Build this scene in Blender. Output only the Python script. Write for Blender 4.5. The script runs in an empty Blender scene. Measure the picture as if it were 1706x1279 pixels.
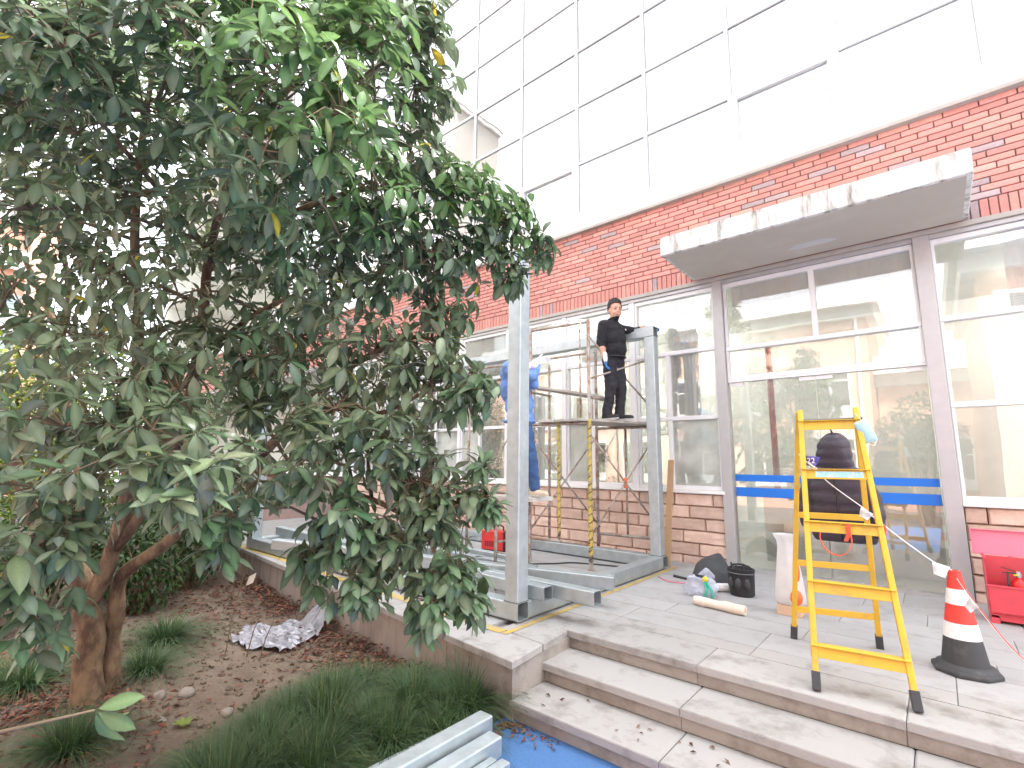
import bpy, bmesh, math, random
from mathutils import Vector, Matrix, noise as mnoise
R = math.radians
C = bpy.context.scene.collection
scn = bpy.context.scene
rng = random.Random(7)

# ------------------------------------------------------------------ camera, sky, sun, exposure
def set_camera():
    yaw, pitch, roll = R(40.33876), R(9.0558), R(0.66232)
    f = Vector((-math.sin(yaw)*math.cos(pitch), math.cos(yaw)*math.cos(pitch), math.sin(pitch)))
    r0 = Vector((math.cos(yaw), math.sin(yaw), 0)); u0 = r0.cross(f)
    c, s = math.cos(roll), math.sin(roll)
    r = c*r0 + s*u0; u = -s*r0 + c*u0
    cd = bpy.data.cameras.new('camera'); co = bpy.data.objects.new('camera', cd); C.objects.link(co)
    m = Matrix((r, u, -f)).transposed().to_4x4(); m.translation = Vector((0, 0, 1.35))
    co.matrix_world = m
    cd.sensor_width = 36; cd.lens = 826.94/1706*36; cd.clip_start = 0.05; cd.clip_end = 1500
    scn.camera = co
set_camera()

SUN_EL, SUN_AZ = R(62), R(20)          # azimuth from +Y, clockwise
w = bpy.data.worlds.new('World'); scn.world = w; w.use_nodes = True
nt = w.node_tree; nt.nodes.clear()
wo = nt.nodes.new('ShaderNodeOutputWorld'); bg = nt.nodes.new('ShaderNodeBackground')
sk = nt.nodes.new('ShaderNodeTexSky'); sk.sky_type = 'NISHITA'; sk.sun_disc = False
sk.sun_elevation = SUN_EL; sk.sun_rotation = SUN_AZ; sk.air_density = 1.0; sk.dust_density = 4.0
hs = nt.nodes.new('ShaderNodeHueSaturation'); hs.inputs['Saturation'].default_value = 0.2
nt.links.new(sk.outputs[0], hs.inputs['Color']); nt.links.new(hs.outputs[0], bg.inputs['Color'])
bg.inputs['Strength'].default_value = 0.15
nt.links.new(bg.outputs[0], wo.inputs[0])
sd = bpy.data.lights.new('sun', 'SUN'); so = bpy.data.objects.new('sun', sd); C.objects.link(so)
sd.energy = 3.0; sd.angle = R(12); sd.color = (1.0, 0.985, 0.96)
sdir = Vector((math.sin(SUN_AZ)*math.cos(SUN_EL), math.cos(SUN_AZ)*math.cos(SUN_EL), math.sin(SUN_EL)))
so.rotation_euler = sdir.to_track_quat('Z', 'Y').to_euler(); so.location = (0, 0, 30)
scn.view_settings.view_transform = 'Standard'; scn.view_settings.look = 'None'
scn.view_settings.gamma = 1; scn.view_settings.use_curve_mapping = False
scn.view_settings.exposure = 2.75
scn.render.engine = 'CYCLES'
scn.cycles.max_bounces = 8; scn.cycles.transparent_max_bounces = 16
scn.cycles.use_denoising = True

# ------------------------------------------------------------------ materials
MATS = {}
def mat(name, col, rough=.6, metal=0., var=0., scale=8., bump=0., bscale=40., rand=0., spec=.5, col2=None, mix=(.45, .6), stretch=None, transl=0., alpha=1., bdist=.01):
    m = bpy.data.materials.new(name); m.use_nodes = True; n = m.node_tree; L = n.links
    b = n.nodes['Principled BSDF']
    b.inputs['Roughness'].default_value = rough; b.inputs['Metallic'].default_value = metal
    b.inputs['Specular IOR Level'].default_value = spec
    c4 = (*col, 1)
    tc = n.nodes.new('ShaderNodeTexCoord')
    vec = tc.outputs['Object']
    if stretch:
        mp = n.nodes.new('ShaderNodeMapping'); mp.inputs['Scale'].default_value = stretch
        L.new(vec, mp.inputs[0]); vec = mp.outputs[0]
    cur = None
    if col2 is not None or var:
        nz = n.nodes.new('ShaderNodeTexNoise'); nz.inputs['Scale'].default_value = scale; nz.inputs['Detail'].default_value = 6
        nz.inputs['Roughness'].default_value = .65
        L.new(vec, nz.inputs['Vector'])
        mr = n.nodes.new('ShaderNodeMapRange'); mr.inputs[1].default_value = mix[0] if col2 is not None else .25; mr.inputs[2].default_value = mix[1] if col2 is not None else .75
        L.new(nz.outputs[0], mr.inputs[0])
        mx = n.nodes.new('ShaderNodeMix'); mx.data_type = 'RGBA'
        a = col2 if col2 is not None else tuple(v*(1+var) for v in col)
        bb = col if col2 is not None else tuple(v*(1-var) for v in col)
        mx.inputs[6].default_value = (*bb, 1); mx.inputs[7].default_value = (*a, 1)
        L.new(mr.outputs[0], mx.inputs[0]); cur = mx.outputs[2]
    if rand:
        oi = n.nodes.new('ShaderNodeObjectInfo')
        mr2 = n.nodes.new('ShaderNodeMapRange'); mr2.inputs[3].default_value = 1-rand; mr2.inputs[4].default_value = 1+rand
        L.new(oi.outputs['Random'], mr2.inputs[0])
        h = n.nodes.new('ShaderNodeHueSaturation')
        if cur: L.new(cur, h.inputs['Color'])
        else: h.inputs['Color'].default_value = c4
        L.new(mr2.outputs[0], h.inputs['Value']); cur = h.outputs[0]
    if cur: L.new(cur, b.inputs['Base Color'])
    else: b.inputs['Base Color'].default_value = c4
    if bump:
        nb = n.nodes.new('ShaderNodeTexNoise'); nb.inputs['Scale'].default_value = bscale; nb.inputs['Detail'].default_value = 8
        L.new(vec, nb.inputs['Vector'])
        bp = n.nodes.new('ShaderNodeBump'); bp.inputs['Strength'].default_value = bump; bp.inputs['Distance'].default_value = bdist
        L.new(nb.outputs[0], bp.inputs['Height']); L.new(bp.outputs[0], b.inputs['Normal'])
    if transl or alpha < 1:
        out = n.nodes['Material Output']; ms = n.nodes.new('ShaderNodeMixShader')
        t = n.nodes.new('ShaderNodeBsdfTranslucent' if transl else 'ShaderNodeBsdfTransparent')
        ms.inputs[0].default_value = transl if transl else 1-alpha
        if transl:
            if cur: L.new(cur, t.inputs['Color'])
            else: t.inputs['Color'].default_value = c4
        L.new(b.outputs[0], ms.inputs[1]); L.new(t.outputs[0], ms.inputs[2]); L.new(ms.outputs[0], out.inputs[0])
    MATS[name] = m
    return m

def glass(name, tint, base, k, rough=0.0, haze_frost=0.):
    m = bpy.data.materials.new(name); m.use_nodes = True; n = m.node_tree; L = n.links
    n.nodes.remove(n.nodes['Principled BSDF']); out = n.nodes['Material Output']
    tr = n.nodes.new('ShaderNodeBsdfTransparent'); tr.inputs[0].default_value = (*tint, 1)
    gl = n.nodes.new('ShaderNodeBsdfGlossy'); gl.inputs['Roughness'].default_value = rough
    fr = n.nodes.new('ShaderNodeFresnel'); fr.inputs[0].default_value = 1.5
    ma = n.nodes.new('ShaderNodeMath'); ma.operation = 'MULTIPLY_ADD'; ma.inputs[1].default_value = k; ma.inputs[2].default_value = base; ma.use_clamp = True
    L.new(fr.outputs[0], ma.inputs[0])
    nb = n.nodes.new('ShaderNodeTexNoise'); nb.inputs['Scale'].default_value = .9
    tc = n.nodes.new('ShaderNodeTexCoord'); L.new(tc.outputs['Object'], nb.inputs['Vector'])
    bp = n.nodes.new('ShaderNodeBump'); bp.inputs['Strength'].default_value = .25; bp.inputs['Distance'].default_value = .01
    L.new(nb.outputs[0], bp.inputs['Height']); L.new(bp.outputs[0], gl.inputs['Normal'])
    mx = n.nodes.new('ShaderNodeMixShader')
    L.new(ma.outputs[0], mx.inputs[0]); L.new(tr.outputs[0], mx.inputs[1]); L.new(gl.outputs[0], mx.inputs[2])
    if haze_frost:  # pale diffuse painted in as bright haze to lift panes; real frosting on glass_frosted
        df = n.nodes.new('ShaderNodeBsdfDiffuse'); df.inputs[0].default_value = (.66,.69,.63,1); m2 = n.nodes.new('ShaderNodeMixShader')
        nd = n.nodes.new('ShaderNodeTexNoise'); nd.inputs['Scale'].default_value = 2.2; nd.inputs['Detail'].default_value = 5; L.new(tc.outputs['Object'], nd.inputs['Vector'])
        md = n.nodes.new('ShaderNodeMapRange'); md.inputs[1].default_value = .3; md.inputs[2].default_value = .7; md.inputs[3].default_value = haze_frost*.55; md.inputs[4].default_value = haze_frost*1.45
        L.new(nd.outputs[0], md.inputs[0]); L.new(md.outputs[0], m2.inputs[0]); L.new(mx.outputs[0], m2.inputs[1]); L.new(df.outputs[0], m2.inputs[2]); mx = m2
    L.new(mx.outputs[0], out.inputs[0])
    MATS[name] = m; return m

def leafmat(name, top, under, rough=.38, transl=.22, vein=True):
    m = bpy.data.materials.new(name); m.use_nodes = True; n = m.node_tree; L = n.links
    b = n.nodes['Principled BSDF']; b.inputs['Roughness'].default_value = rough
    at = n.nodes.new('ShaderNodeAttribute'); at.attribute_name = 'tint'
    geo = n.nodes.new('ShaderNodeNewGeometry'); oi = n.nodes.new('ShaderNodeObjectInfo')
    mx = n.nodes.new('ShaderNodeMix'); mx.data_type = 'RGBA'
    mx.inputs[6].default_value = (*top, 1); mx.inputs[7].default_value = (*under, 1)
    L.new(geo.outputs['Backfacing'], mx.inputs[0])
    mul = n.nodes.new('ShaderNodeMix'); mul.data_type = 'RGBA'; mul.blend_type = 'MULTIPLY'; mul.inputs[0].default_value = 1
    L.new(mx.outputs[2], mul.inputs[6]); L.new(at.outputs['Color'], mul.inputs[7])
    tc = n.nodes.new('ShaderNodeTexCoord'); nz = n.nodes.new('ShaderNodeTexNoise'); nz.inputs['Scale'].default_value = 30
    L.new(tc.outputs['Object'], nz.inputs['Vector'])
    mr = n.nodes.new('ShaderNodeMapRange'); mr.inputs[3].default_value = .75; mr.inputs[4].default_value = 1.25; L.new(nz.outputs[0], mr.inputs[0])
    h = n.nodes.new('ShaderNodeHueSaturation'); L.new(mul.outputs[2], h.inputs['Color']); L.new(mr.outputs[0], h.inputs['Value'])
    L.new(h.outputs[0], b.inputs['Base Color'])
    mr3 = n.nodes.new('ShaderNodeMapRange'); mr3.inputs[3].default_value = rough-.08; mr3.inputs[4].default_value = rough+.2; L.new(nz.outputs[0], mr3.inputs[0]); L.new(mr3.outputs[0], b.inputs['Roughness'])
    out = n.nodes['Material Output']; ms = n.nodes.new('ShaderNodeMixShader'); ms.inputs[0].default_value = transl
    t = n.nodes.new('ShaderNodeBsdfTranslucent'); L.new(h.outputs[0], t.inputs[0])
    L.new(b.outputs[0], ms.inputs[1]); L.new(t.outputs[0], ms.inputs[2]); L.new(ms.outputs[0], out.inputs[0])
    MATS[name] = m; return m

mat('granite', (.365,.36,.355), .75, var=.12, scale=5, bump=.25, bscale=120, rand=.07, col2=(.29,.275,.26), mix=(.5,.75))
mat('granite_worn', (.345,.335,.32), .85, scale=4, bump=.4, bscale=90, rand=.06, col2=(.21,.195,.175), mix=(.5,.7))
mat('riser_stone', (.31,.285,.255), .85, scale=5, bump=.4, bscale=80, col2=(.19,.165,.14), mix=(.45,.7))
mat('stained_render', (.31,.27,.235), .9, scale=2.5, bump=.35, bscale=50, col2=(.19,.155,.13), mix=(.45,.68), stretch=(2.2, 2.2, .35))
mat('joint', (.27,.26,.25), .9, var=.2)
mat('soil', (.165,.125,.09), .95, scale=1.6, bump=.9, bscale=25, col2=(.095,.067,.047), mix=(.4,.65), bdist=.03)
mat('rubber_blue', (.055,.145,.33), .8, var=.18, scale=60, bump=.35, bscale=260)
mat('asphalt', (.09,.09,.088), .9, var=.2, scale=4, bump=.3)
mat('mortar', (.27,.20,.18), .9, var=.15)
mat('brick_red', (.59,.26,.22), .75, var=.16, scale=25, bump=.3, bscale=90, rand=.16)
mat('brick_grey', (.40,.31,.31), .75, var=.16, scale=25, bump=.3, bscale=90, rand=.14)
mat('brick_light', (.63,.305,.25), .75, var=.16, scale=25, bump=.3, bscale=90, rand=.14)
mat('sandstone', (.70,.53,.44), .9, scale=7, bump=.6, bscale=35, rand=.17, col2=(.60,.41,.33), mix=(.4,.7), bdist=.015)
mat('white_render', (.80,.80,.78), .7, var=.03, scale=3, bump=.1)
mat('white_frame', (.74,.74,.745), .4, var=.04, scale=6)
mat('alu', (.45,.45,.455), .42, metal=.35, var=.06, scale=9)
mat('concrete_lip', (.40,.375,.34), .8, var=.12, scale=6, bump=.3)
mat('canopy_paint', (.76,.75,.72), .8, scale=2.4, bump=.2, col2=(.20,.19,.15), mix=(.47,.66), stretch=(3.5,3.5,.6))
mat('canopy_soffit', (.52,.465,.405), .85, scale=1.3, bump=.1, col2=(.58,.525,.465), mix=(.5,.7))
mat('patch_white', (.6,.59,.59), .9, var=.05)
mat('interior_white', (.70,.72,.67), .8, var=.03, scale=2)
mat('interior_floor', (.33,.34,.30), .35, var=.06, scale=3)
mat('tan_tile', (.66,.36,.17), .5, var=.12, scale=16, rand=.05)
mat('blind', (.90,.90,.90), .8, var=.02, stretch=(12,12,.2), scale=3)
mat('dark_screen', (.012,.012,.014), .25)
mat('red_pipe', (.50,.012,.03), .45, var=.1)
mat('blue_film', (.01,.16,.62), .45, var=.05)
mat('wood', (.42,.27,.15), .7, var=.22, scale=9, stretch=(14,14,1.2), bump=.2)
mat('board', (.44,.41,.37), .8, var=.25, scale=7, bump=.3, rand=.12)
mat('galv', (.48,.54,.56), .5, metal=.75, scale=9, col2=(.38,.43,.445), mix=(.35,.7), bump=.06, bscale=14, rand=.05, stretch=(1,1,1))
mat('galv_dark', (.20,.21,.21), .6, metal=.6, var=.2)
mat('scaff', (.40,.37,.34), .6, metal=.35, scale=14, col2=(.27,.15,.085), mix=(.45,.62), bump=.25, bscale=60)
mat('tape_yellow', (.52,.40,.08), .6, scale=34, col2=(.24,.20,.10), mix=(.5,.7))
mat('tape_ground', (.50,.34,.06), .8, scale=9, col2=(.34,.29,.20), mix=(.42,.66))
mat('black_plastic', (.018,.018,.02), .5, var=.2, scale=14, bump=.15)
mat('ladder_yellow', (.66,.40,.03), .42, scale=10, col2=(.50,.30,.05), mix=(.5,.72), bump=.08, bscale=30)
mat('sticker_blue', (.28,.58,.78), .4, scale=22, col2=(.55,.75,.84), mix=(.45,.6), stretch=(3,1,1))
mat('puffer', (.040,.030,.044), .5, var=.2, scale=18, bump=.5, bscale=45)
mat('cone_red', (.74,.045,.03), .5, scale=7, col2=(.55,.06,.045), mix=(.52,.78))
mat('cone_white', (.78,.78,.77), .45, scale=8, col2=(.58,.56,.53), mix=(.55,.8))
mat('rubber_black', (.045,.047,.05), .7, scale=10, col2=(.10,.10,.10), mix=(.55,.8), bump=.2)
mat('box_red', (.60,.06,.085), .42, scale=4, col2=(.46,.06,.07), mix=(.5,.75), bump=.08)
mat('box_pink', (.74,.19,.28), .3, var=.05, scale=4)  # box red paled to paint in the open lid's sheen; reused on a cable
mat('ext_red', (.66,.025,.02), .25, var=.05)
mat('white_plastic', (.80,.80,.80), .5, var=.05)
mat('poly_bag', (.62,.66,.78), .2, var=.06, scale=20, alpha=.5, bump=.5, bscale=60)
mat('milk_plastic', (.80,.78,.76), .55, var=.06, scale=10, transl=.35, bump=.5, bscale=25)
mat('orange_print', (.80,.16,.06), .6, var=.15)
mat('strap_orange', (.78,.10,.035), .5, var=.1)
mat('mask_blue', (.45,.66,.75), .8, var=.05, transl=.2)
mat('green_tool', (.03,.34,.24), .5, var=.1)
mat('yellow_tool', (.75,.55,.03), .5, var=.1)
mat('tag_blue', (.10,.10,.45), .5, var=.05)
mat('beige', (.62,.43,.29), .8, var=.08)
mat('paper', (.70,.62,.52), .8, scale=6, col2=(.60,.47,.36), mix=(.5,.75))
mat('welder_red', (.62,.04,.035), .4, var=.08)
mat('skin', (.56,.31,.22), .55, var=.06, scale=20)
mat('hair', (.012,.010,.010), .6, var=.2, scale=60, bump=.6, bscale=180)
mat('sweater', (.014,.014,.018), .9, var=.2, scale=30, bump=.5, bscale=14, bdist=.03)
mat('trousers', (.022,.022,.028), .85, var=.2, scale=30, bump=.6, bscale=12, bdist=.03)
mat('jacket_blue', (.15,.27,.58), .8, var=.15, scale=8, bump=.8, bscale=11, bdist=.04)
mat('denim', (.035,.08,.19), .9, var=.25, scale=14, bump=.6, bscale=14, bdist=.03)
mat('glove_white', (.74,.74,.74), .9, var=.06)
mat('glove_blue', (.05,.20,.62), .7, var=.08)
mat('shoe_black', (.02,.02,.02), .6, var=.2)
mat('shoe_tan', (.55,.45,.34), .8, var=.15)
mat('eye_dark', (.02,.014,.012), .3)
mat('lip', (.42,.16,.13), .5)
mat('bark', (.22,.145,.085), .9, scale=9, col2=(.095,.055,.036), mix=(.42,.6), bump=1., bscale=26, stretch=(1,1,.5), bdist=.02)
mat('twig', (.16,.115,.07), .85, var=.2)
mat('rock', (.22,.19,.16), .9, var=.25, scale=7, bump=.7, bscale=20)
mat('litter', (.23,.075,.045), .85, var=.2, scale=2)
mat('foil', (.23,.225,.245), .32, metal=.35, var=.1, scale=14, bump=.8, bscale=30)
mat('peach', (.74,.44,.32), .85, var=.05, scale=2)
mat('roof_red', (.42,.13,.09), .8, var=.12)
mat('lamp_white', (.9,.9,.88), .6)
_b = MATS['lamp_white'].node_tree.nodes['Principled BSDF']; _b.inputs['Emission Color'].default_value = (1,.97,.92,1); _b.inputs['Emission Strength'].default_value = 26
mat('gasket', (.42,.42,.43), .8)
mat('seal_dark', (.13,.13,.135), .8)
mat('lamp_shell', (.66,.66,.64), .5)
mat('wall_blue', (.42,.55,.62), .4, var=.1)
glass('glass_door', (.97,.98,.97), .16, 1.1, haze_frost=.20)
glass('glass_window', (.98,.99,.98), .15, 1.1, haze_frost=.15)
glass('glass_frosted', (.80,.84,.84), .12, 1.0, haze_frost=.62)
glass('glass_upper', (.85,.88,.88), .62, 1.2)
glass('glass_far', (.55,.6,.62), .25, 1.0)
leafmat('leaf', (.098,.160,.080), (.14,.19,.10), .28, .30)
leafmat('bush_leaf', (.085,.125,.03), (.10,.14,.045), .5, .3)
leafmat('grass_blade', (.055,.10,.04), (.055,.10,.04), .5, .25)
leafmat('litter_leaf', (.165,.068,.045), (.15,.068,.05), .8, .1)

# ------------------------------------------------------------------ mesh builder
class MB:
    def __init__(s): s.v = []; s.f = []; s.m = []; s.tint = []; s.cur = 0
    def add(s, vs, fs, mi=None):
        o = len(s.v); s.v += [tuple(p) for p in vs]
        for f in fs: s.f.append(tuple(i+o for i in f)); s.m.append(s.cur if mi is None else mi)
    def box(s, c, d, rz=0, mi=None, M=None):
        x, y, z = d[0]/2, d[1]/2, d[2]/2
        vs = [Vector(p) for p in ((-x,-y,-z),(x,-y,-z),(x,y,-z),(-x,y,-z),(-x,-y,z),(x,-y,z),(x,y,z),(-x,y,z))]
        mm = M if M is not None else Matrix.Translation(c) @ Matrix.Rotation(rz, 4, 'Z')
        s.add([mm @ v for v in vs], [(0,3,2,1),(4,5,6,7),(0,1,5,4),(1,2,6,5),(2,3,7,6),(3,0,4,7)], mi)
    def b2(s, a, b, mi=None):
        s.box(((a[0]+b[0])/2,(a[1]+b[1])/2,(a[2]+b[2])/2), (abs(b[0]-a[0]),abs(b[1]-a[1]),abs(b[2]-a[2])), mi=mi)
    def bar(s, a, b, wx, wy, side=None, mi=None):
        a = Vector(a); b = Vector(b); d = b-a; L = d.length; z = d.normalized()
        x = Vector(side) if side else (Vector((0,0,1)).cross(z) if abs(z.z) < .98 else Vector((1,0,0)))
        y = z.cross(x).normalized(); x = y.cross(z).normalized()
        m = Matrix((x, y, z)).transposed().to_4x4(); m.translation = (a+b)/2
        s.box(None, (wx, wy, L), mi=mi, M=m)
    def hollow(s, a, b, w_, h_, t=.006, mi=None, side=None):
        a = Vector(a); b = Vector(b); z = (b-a).normalized()
        x = Vector(side) if side else (Vector((0,0,1)).cross(z) if abs(z.z) < .98 else Vector((1,0,0)))
        y = z.cross(x).normalized(); x = y.cross(z).normalized()
        vs = []
        r = min(w_, h_)*.09
        def ring(p, ww, hh, rr):
            for sx, sy in ((-1,-1),(1,-1),(1,1),(-1,1)):
                cx, cy = sx*(ww/2-rr), sy*(hh/2-rr)
                base = math.atan2(sy, sx)
                for k in (-.78,-.26,.26,.78):
                    vs.append(p + x*(cx+rr*math.cos(base+k)) + y*(cy+rr*math.sin(base+k)))
        ring(a, w_, h_, r); ring(b, w_, h_, r); ring(b, w_-2*t, h_-2*t, r*.7); ring(a, w_-2*t, h_-2*t, r*.7)
        fs = []
        n = 16
        for k in range(4):
            A, B = k*n, ((k+1) % 4)*n
            for i in range(n): fs.append((A+i, A+(i+1) % n, B+(i+1) % n, B+i))
        s.add(vs, fs, mi)
    def tube(s, pts, rad, seg=8, caps=True, mi=None):
        pts = [Vector(p) for p in pts]; n = len(pts)
        if not isinstance(rad, (list, tuple)): rad = [rad]*n
        vs, fs = [], []; px = None
        for i, p in enumerate(pts):
            d = (pts[min(i+1, n-1)]-pts[max(i-1, 0)])
            d = d.normalized() if d.length > 1e-9 else Vector((0,0,1))
            if px is None: px = d.orthogonal().normalized()
            px = (px - d*px.dot(d)); px = px.normalized() if px.length > 1e-6 else d.orthogonal().normalized()
            py = d.cross(px)
            for k in range(seg):
                a = 2*math.pi*k/seg
                vs.append(p + (px*math.cos(a)+py*math.sin(a))*rad[i])
        for i in range(n-1):
            for k in range(seg):
                fs.append((i*seg+k, i*seg+(k+1) % seg, (i+1)*seg+(k+1) % seg, (i+1)*seg+k))
        if caps:
            fs.append(tuple(range(seg-1, -1, -1))); fs.append(tuple((n-1)*seg+k for k in range(seg)))
        s.add(vs, fs, mi)
    def lathe(s, c, prof, seg=24, mi=None, M=None, a0=0, sx=1, sy=1):
        vs, fs = [], []; c = Vector(c or (0,0,0))
        for r, z in prof:
            for k in range(seg):
                a = a0+2*math.pi*k/seg
                v = Vector((r*math.cos(a)*sx, r*math.sin(a)*sy, z))
                vs.append((M @ v) if M is not None else c+v)
        n = len(prof)
        for i in range(n-1):
            for k in range(seg): fs.append((i*seg+k, i*seg+(k+1) % seg, (i+1)*seg+(k+1) % seg, (i+1)*seg+k))
        fs.append(tuple(range(seg-1, -1, -1))); fs.append(tuple((n-1)*seg+k for k in range(seg)))
        s.add(vs, fs, mi)
    def capsule(s, a, b, ra, rb, seg=14, mi=None):
        a = Vector(a); b = Vector(b); d = (b-a).normalized(); pts = []; rad = []
        for t in (-1, -.92, -.7, -.38, 0): pts.append(a+d*ra*t); rad.append(max(ra*math.sqrt(max(0,1-t*t)), .001))
        for t in (0, .38, .7, .92, 1): pts.append(b+d*rb*t); rad.append(max(rb*math.sqrt(max(0,1-t*t)), .001))
        s.tube(pts, rad, seg, True, mi)
    def ell(s, c, r, M3=None, seg=16, rings=10, mi=None):
        c = Vector(c); vs, fs = [], []
        for i in range(rings+1):
            t = math.pi*i/rings
            for k in range(seg):
                a = 2*math.pi*k/seg; rr = max(math.sin(t), .004)
                v = Vector((r[0]*rr*math.cos(a), r[1]*rr*math.sin(a), -r[2]*math.cos(t)))
                vs.append(c + (M3 @ v if M3 is not None else v))
        for i in range(rings):
            for k in range(seg): fs.append((i*seg+k, i*seg+(k+1) % seg, (i+1)*seg+(k+1) % seg, (i+1)*seg+k))
        fs.append(tuple(range(seg-1, -1, -1))); fs.append(tuple(rings*seg+k for k in range(seg)))
        s.add(vs, fs, mi)
    def mesh(s, name, mats, smooth=False):
        me = bpy.data.meshes.new(name); me.from_pydata(s.v, [], s.f); 
        for m_ in mats: me.materials.append(MATS[m_])
        if len(mats) > 1: me.polygons.foreach_set('material_index', s.m)
        if smooth: me.polygons.foreach_set('use_smooth', [True]*len(me.polygons))
        if s.tint:
            at = me.color_attributes.new('tint', 'FLOAT_COLOR', 'POINT')
            at.data.foreach_set('color', [c for t in s.tint for c in (*t, 1.)])
        me.update(); return me

def tag(o, label=None, cat=None, group=None, kind=None):
    if label: o['label'] = label
    if cat: o['category'] = cat
    if group: o['group'] = group
    if kind: o['kind'] = kind
    return o
def link(name, me, parent=None, loc=None, kind=None):
    o = bpy.data.objects.new(name, me); C.objects.link(o)
    if parent is not None:
        o.parent = parent
        if parent.type == 'EMPTY': o.matrix_parent_inverse = Matrix.Translation(-parent.location)
    if loc is not None: o.location = loc
    if kind: o['kind'] = kind
    return o
def obj(name, mb, mats, parent=None, smooth=False, bevel=0, loc=None, kind=None, auto=False):
    if isinstance(mats, str): mats = [mats]
    o = link(name, mb.mesh(name, mats, smooth or auto), parent, loc, kind)
    if bevel:
        b = o.modifiers.new('bevel', 'BEVEL'); b.width = bevel; b.segments = 2; b.limit_method = 'ANGLE'
    if auto:
        o.data.set_sharp_from_angle(angle=R(40))
    return o
def thing(name, label, cat, group=None, loc=(0,0,0)):
    o = bpy.data.objects.new(name, None); C.objects.link(o); o.location = loc
    return tag(o, label, cat, group)
def B(a, b): m = MB(); m.b2(a, b); return m
def V(*a): return Vector(a[0]) if len(a) == 1 else Vector(a)

# ------------------------------------------------------------------ ground
FY = 7.137
def fbm(x, y, s=1., o=4): return mnoise.fractal(Vector((x*s, y*s, 3.1)), 1., 2., o)
g = MB(); g.add([(-150,-150,-.56),(150,-150,-.56),(150,150,-.56),(-150,150,-.56)], [(0,1,2,3)])
obj('ground', g, 'asphalt', kind='structure')
def wall_y(x): return 2.83 - .098*(x+2.37)          # front line of the planter wall
g = MB(); nx, ny = 110, 70
for j in range(ny+1):
    for i in range(nx+1):
        x = -15 + i*(12.52/nx); t = j/ny
        y = -3.5 + t*(wall_y(x)+.10+3.5)
        z = -.42 + .05*fbm(x, y, .9) + .018*fbm(x, y, 4.)
        z += .07*math.exp(-((x+4.85)**2+(y-1.1)**2)/.35)
        if x > -2.75: z = min(z, -.425)
        g.v.append((x, y, z))
for j in range(ny):
    for i in range(nx): a = j*(nx+1)+i; g.f.append((a, a+1, a+nx+2, a+nx+1)); g.m.append(0)
obj('soil', g, 'soil', smooth=True, kind='structure')
def soil_z(x, y): return -.42 + .05*fbm(x, y, .9) + .018*fbm(x, y, 4.) + .07*math.exp(-((x+4.85)**2+(y-1.1)**2)/.35)
obj('playground_surface', B((-2.47,-5,-.5), (7,2.95,-.4)), 'rubber_blue', kind='structure')

# ------------------------------------------------------------------ terrace, planter wall, steps
t = MB()
t.add([(-12,wall_y(-12)+.06,-.03),(-2.44,2.90,-.03),(-2.44,3.68,-.03),(7,3.68,-.03),(7,FY+.05,-.03),(-12,FY+.05,-.03)], [(0,1,2,3,4,5)])
ter = obj('terrace', t, 'joint', kind='structure')
pw = MB()
pw.add([(-12,wall_y(-12)+.02,-.6),(-3.14,wall_y(-3.14)+.02,-.6),(-3.14,wall_y(-3.14)+.02,-.05),(-12,wall_y(-12)+.02,-.05)], [(0,1,2,3)])
obj('planter_wall_face', pw, 'stained_render', ter)
e = MB()
def slabpoly(mb, pts, z0, z1, ch=.004):
    n = len(pts); c = sum((V(*p) for p in pts), V(0,0))/n
    ins = []
    for p in pts:
        d = c-V(*p); ins.append(V(*p)+d.normalized()*ch*1.4)
    vs = [(p[0],p[1],z0) for p in pts]+[(p[0],p[1],z1-ch) for p in pts]+[(p.x,p.y,z1) for p in ins]
    fs = []
    for k in range(2):
        for i in range(n): fs.append((k*n+i, k*n+(i+1) % n, (k+1)*n+(i+1) % n, (k+1)*n+i))
    fs.append(tuple(2*n+i for i in range(n)))
    mb.add(vs, fs)
w3 = wall_y(-3.13)
slabpoly(e, [(-3.13,w3+.015),(-2.40,2.865),(-2.44,3.7),(-3.13,3.7)], -.6, -.052)
obj('end_block', e, 'riser_stone', ter)
# coping slabs along the planter wall
x = -2.36
while x > -11.5:
    L = 1.13 if x < -2.4 else .55
    a, b = x, x-L+.006
    m = MB(); dz = rng.uniform(-.001, .001)
    slabpoly(m, [(b,wall_y(b)-.015),(a,wall_y(a)-.015),(a-.05,wall_y(a)+.40),(b-.05 if x < -2.4 else b-.05,wall_y(b)+.40)], -.05, dz, .006)
    obj('coping_slab', m, 'granite_worn', ter); x -= L
# the short return of the coping beside the steps
m = MB(); slabpoly(m, [(-2.89,3.285),(-2.405,3.238),(-2.45,3.635),(-2.9,3.635)], -.05, 0, .006); obj('coping_slab', m, 'granite_worn', ter)
rows = [3.62, 4.05, 4.26, 4.68, 5.02, 5.44, 5.80, 6.22, 6.58, FY]
for ri in range(len(rows)-1):
    off = (-.26, -.04, -.04, -.95, -.5, -.8, -.2, -.7, -.4)[ri]
    xx = off + 1.13*4
    k = 0
    while xx > -9:
        if xx < 4.0:
            y0, y1 = rows[ri], rows[ri+1]
            a, b = xx-1.13+.0035, xx
            m = MB()
            if ri == 0 and b < -2.6: pass
            slabpoly(m, [(a,y0+.003),(b,y0+.003),(b,y1-.003),(a,y1-.003)], -.05, rng.uniform(-.0012,.0012), .003 if ri else .006)
            obj('paving_slab', m, 'granite' if ri > 1 else 'granite_worn', ter)
        xx -= 1.13
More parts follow.
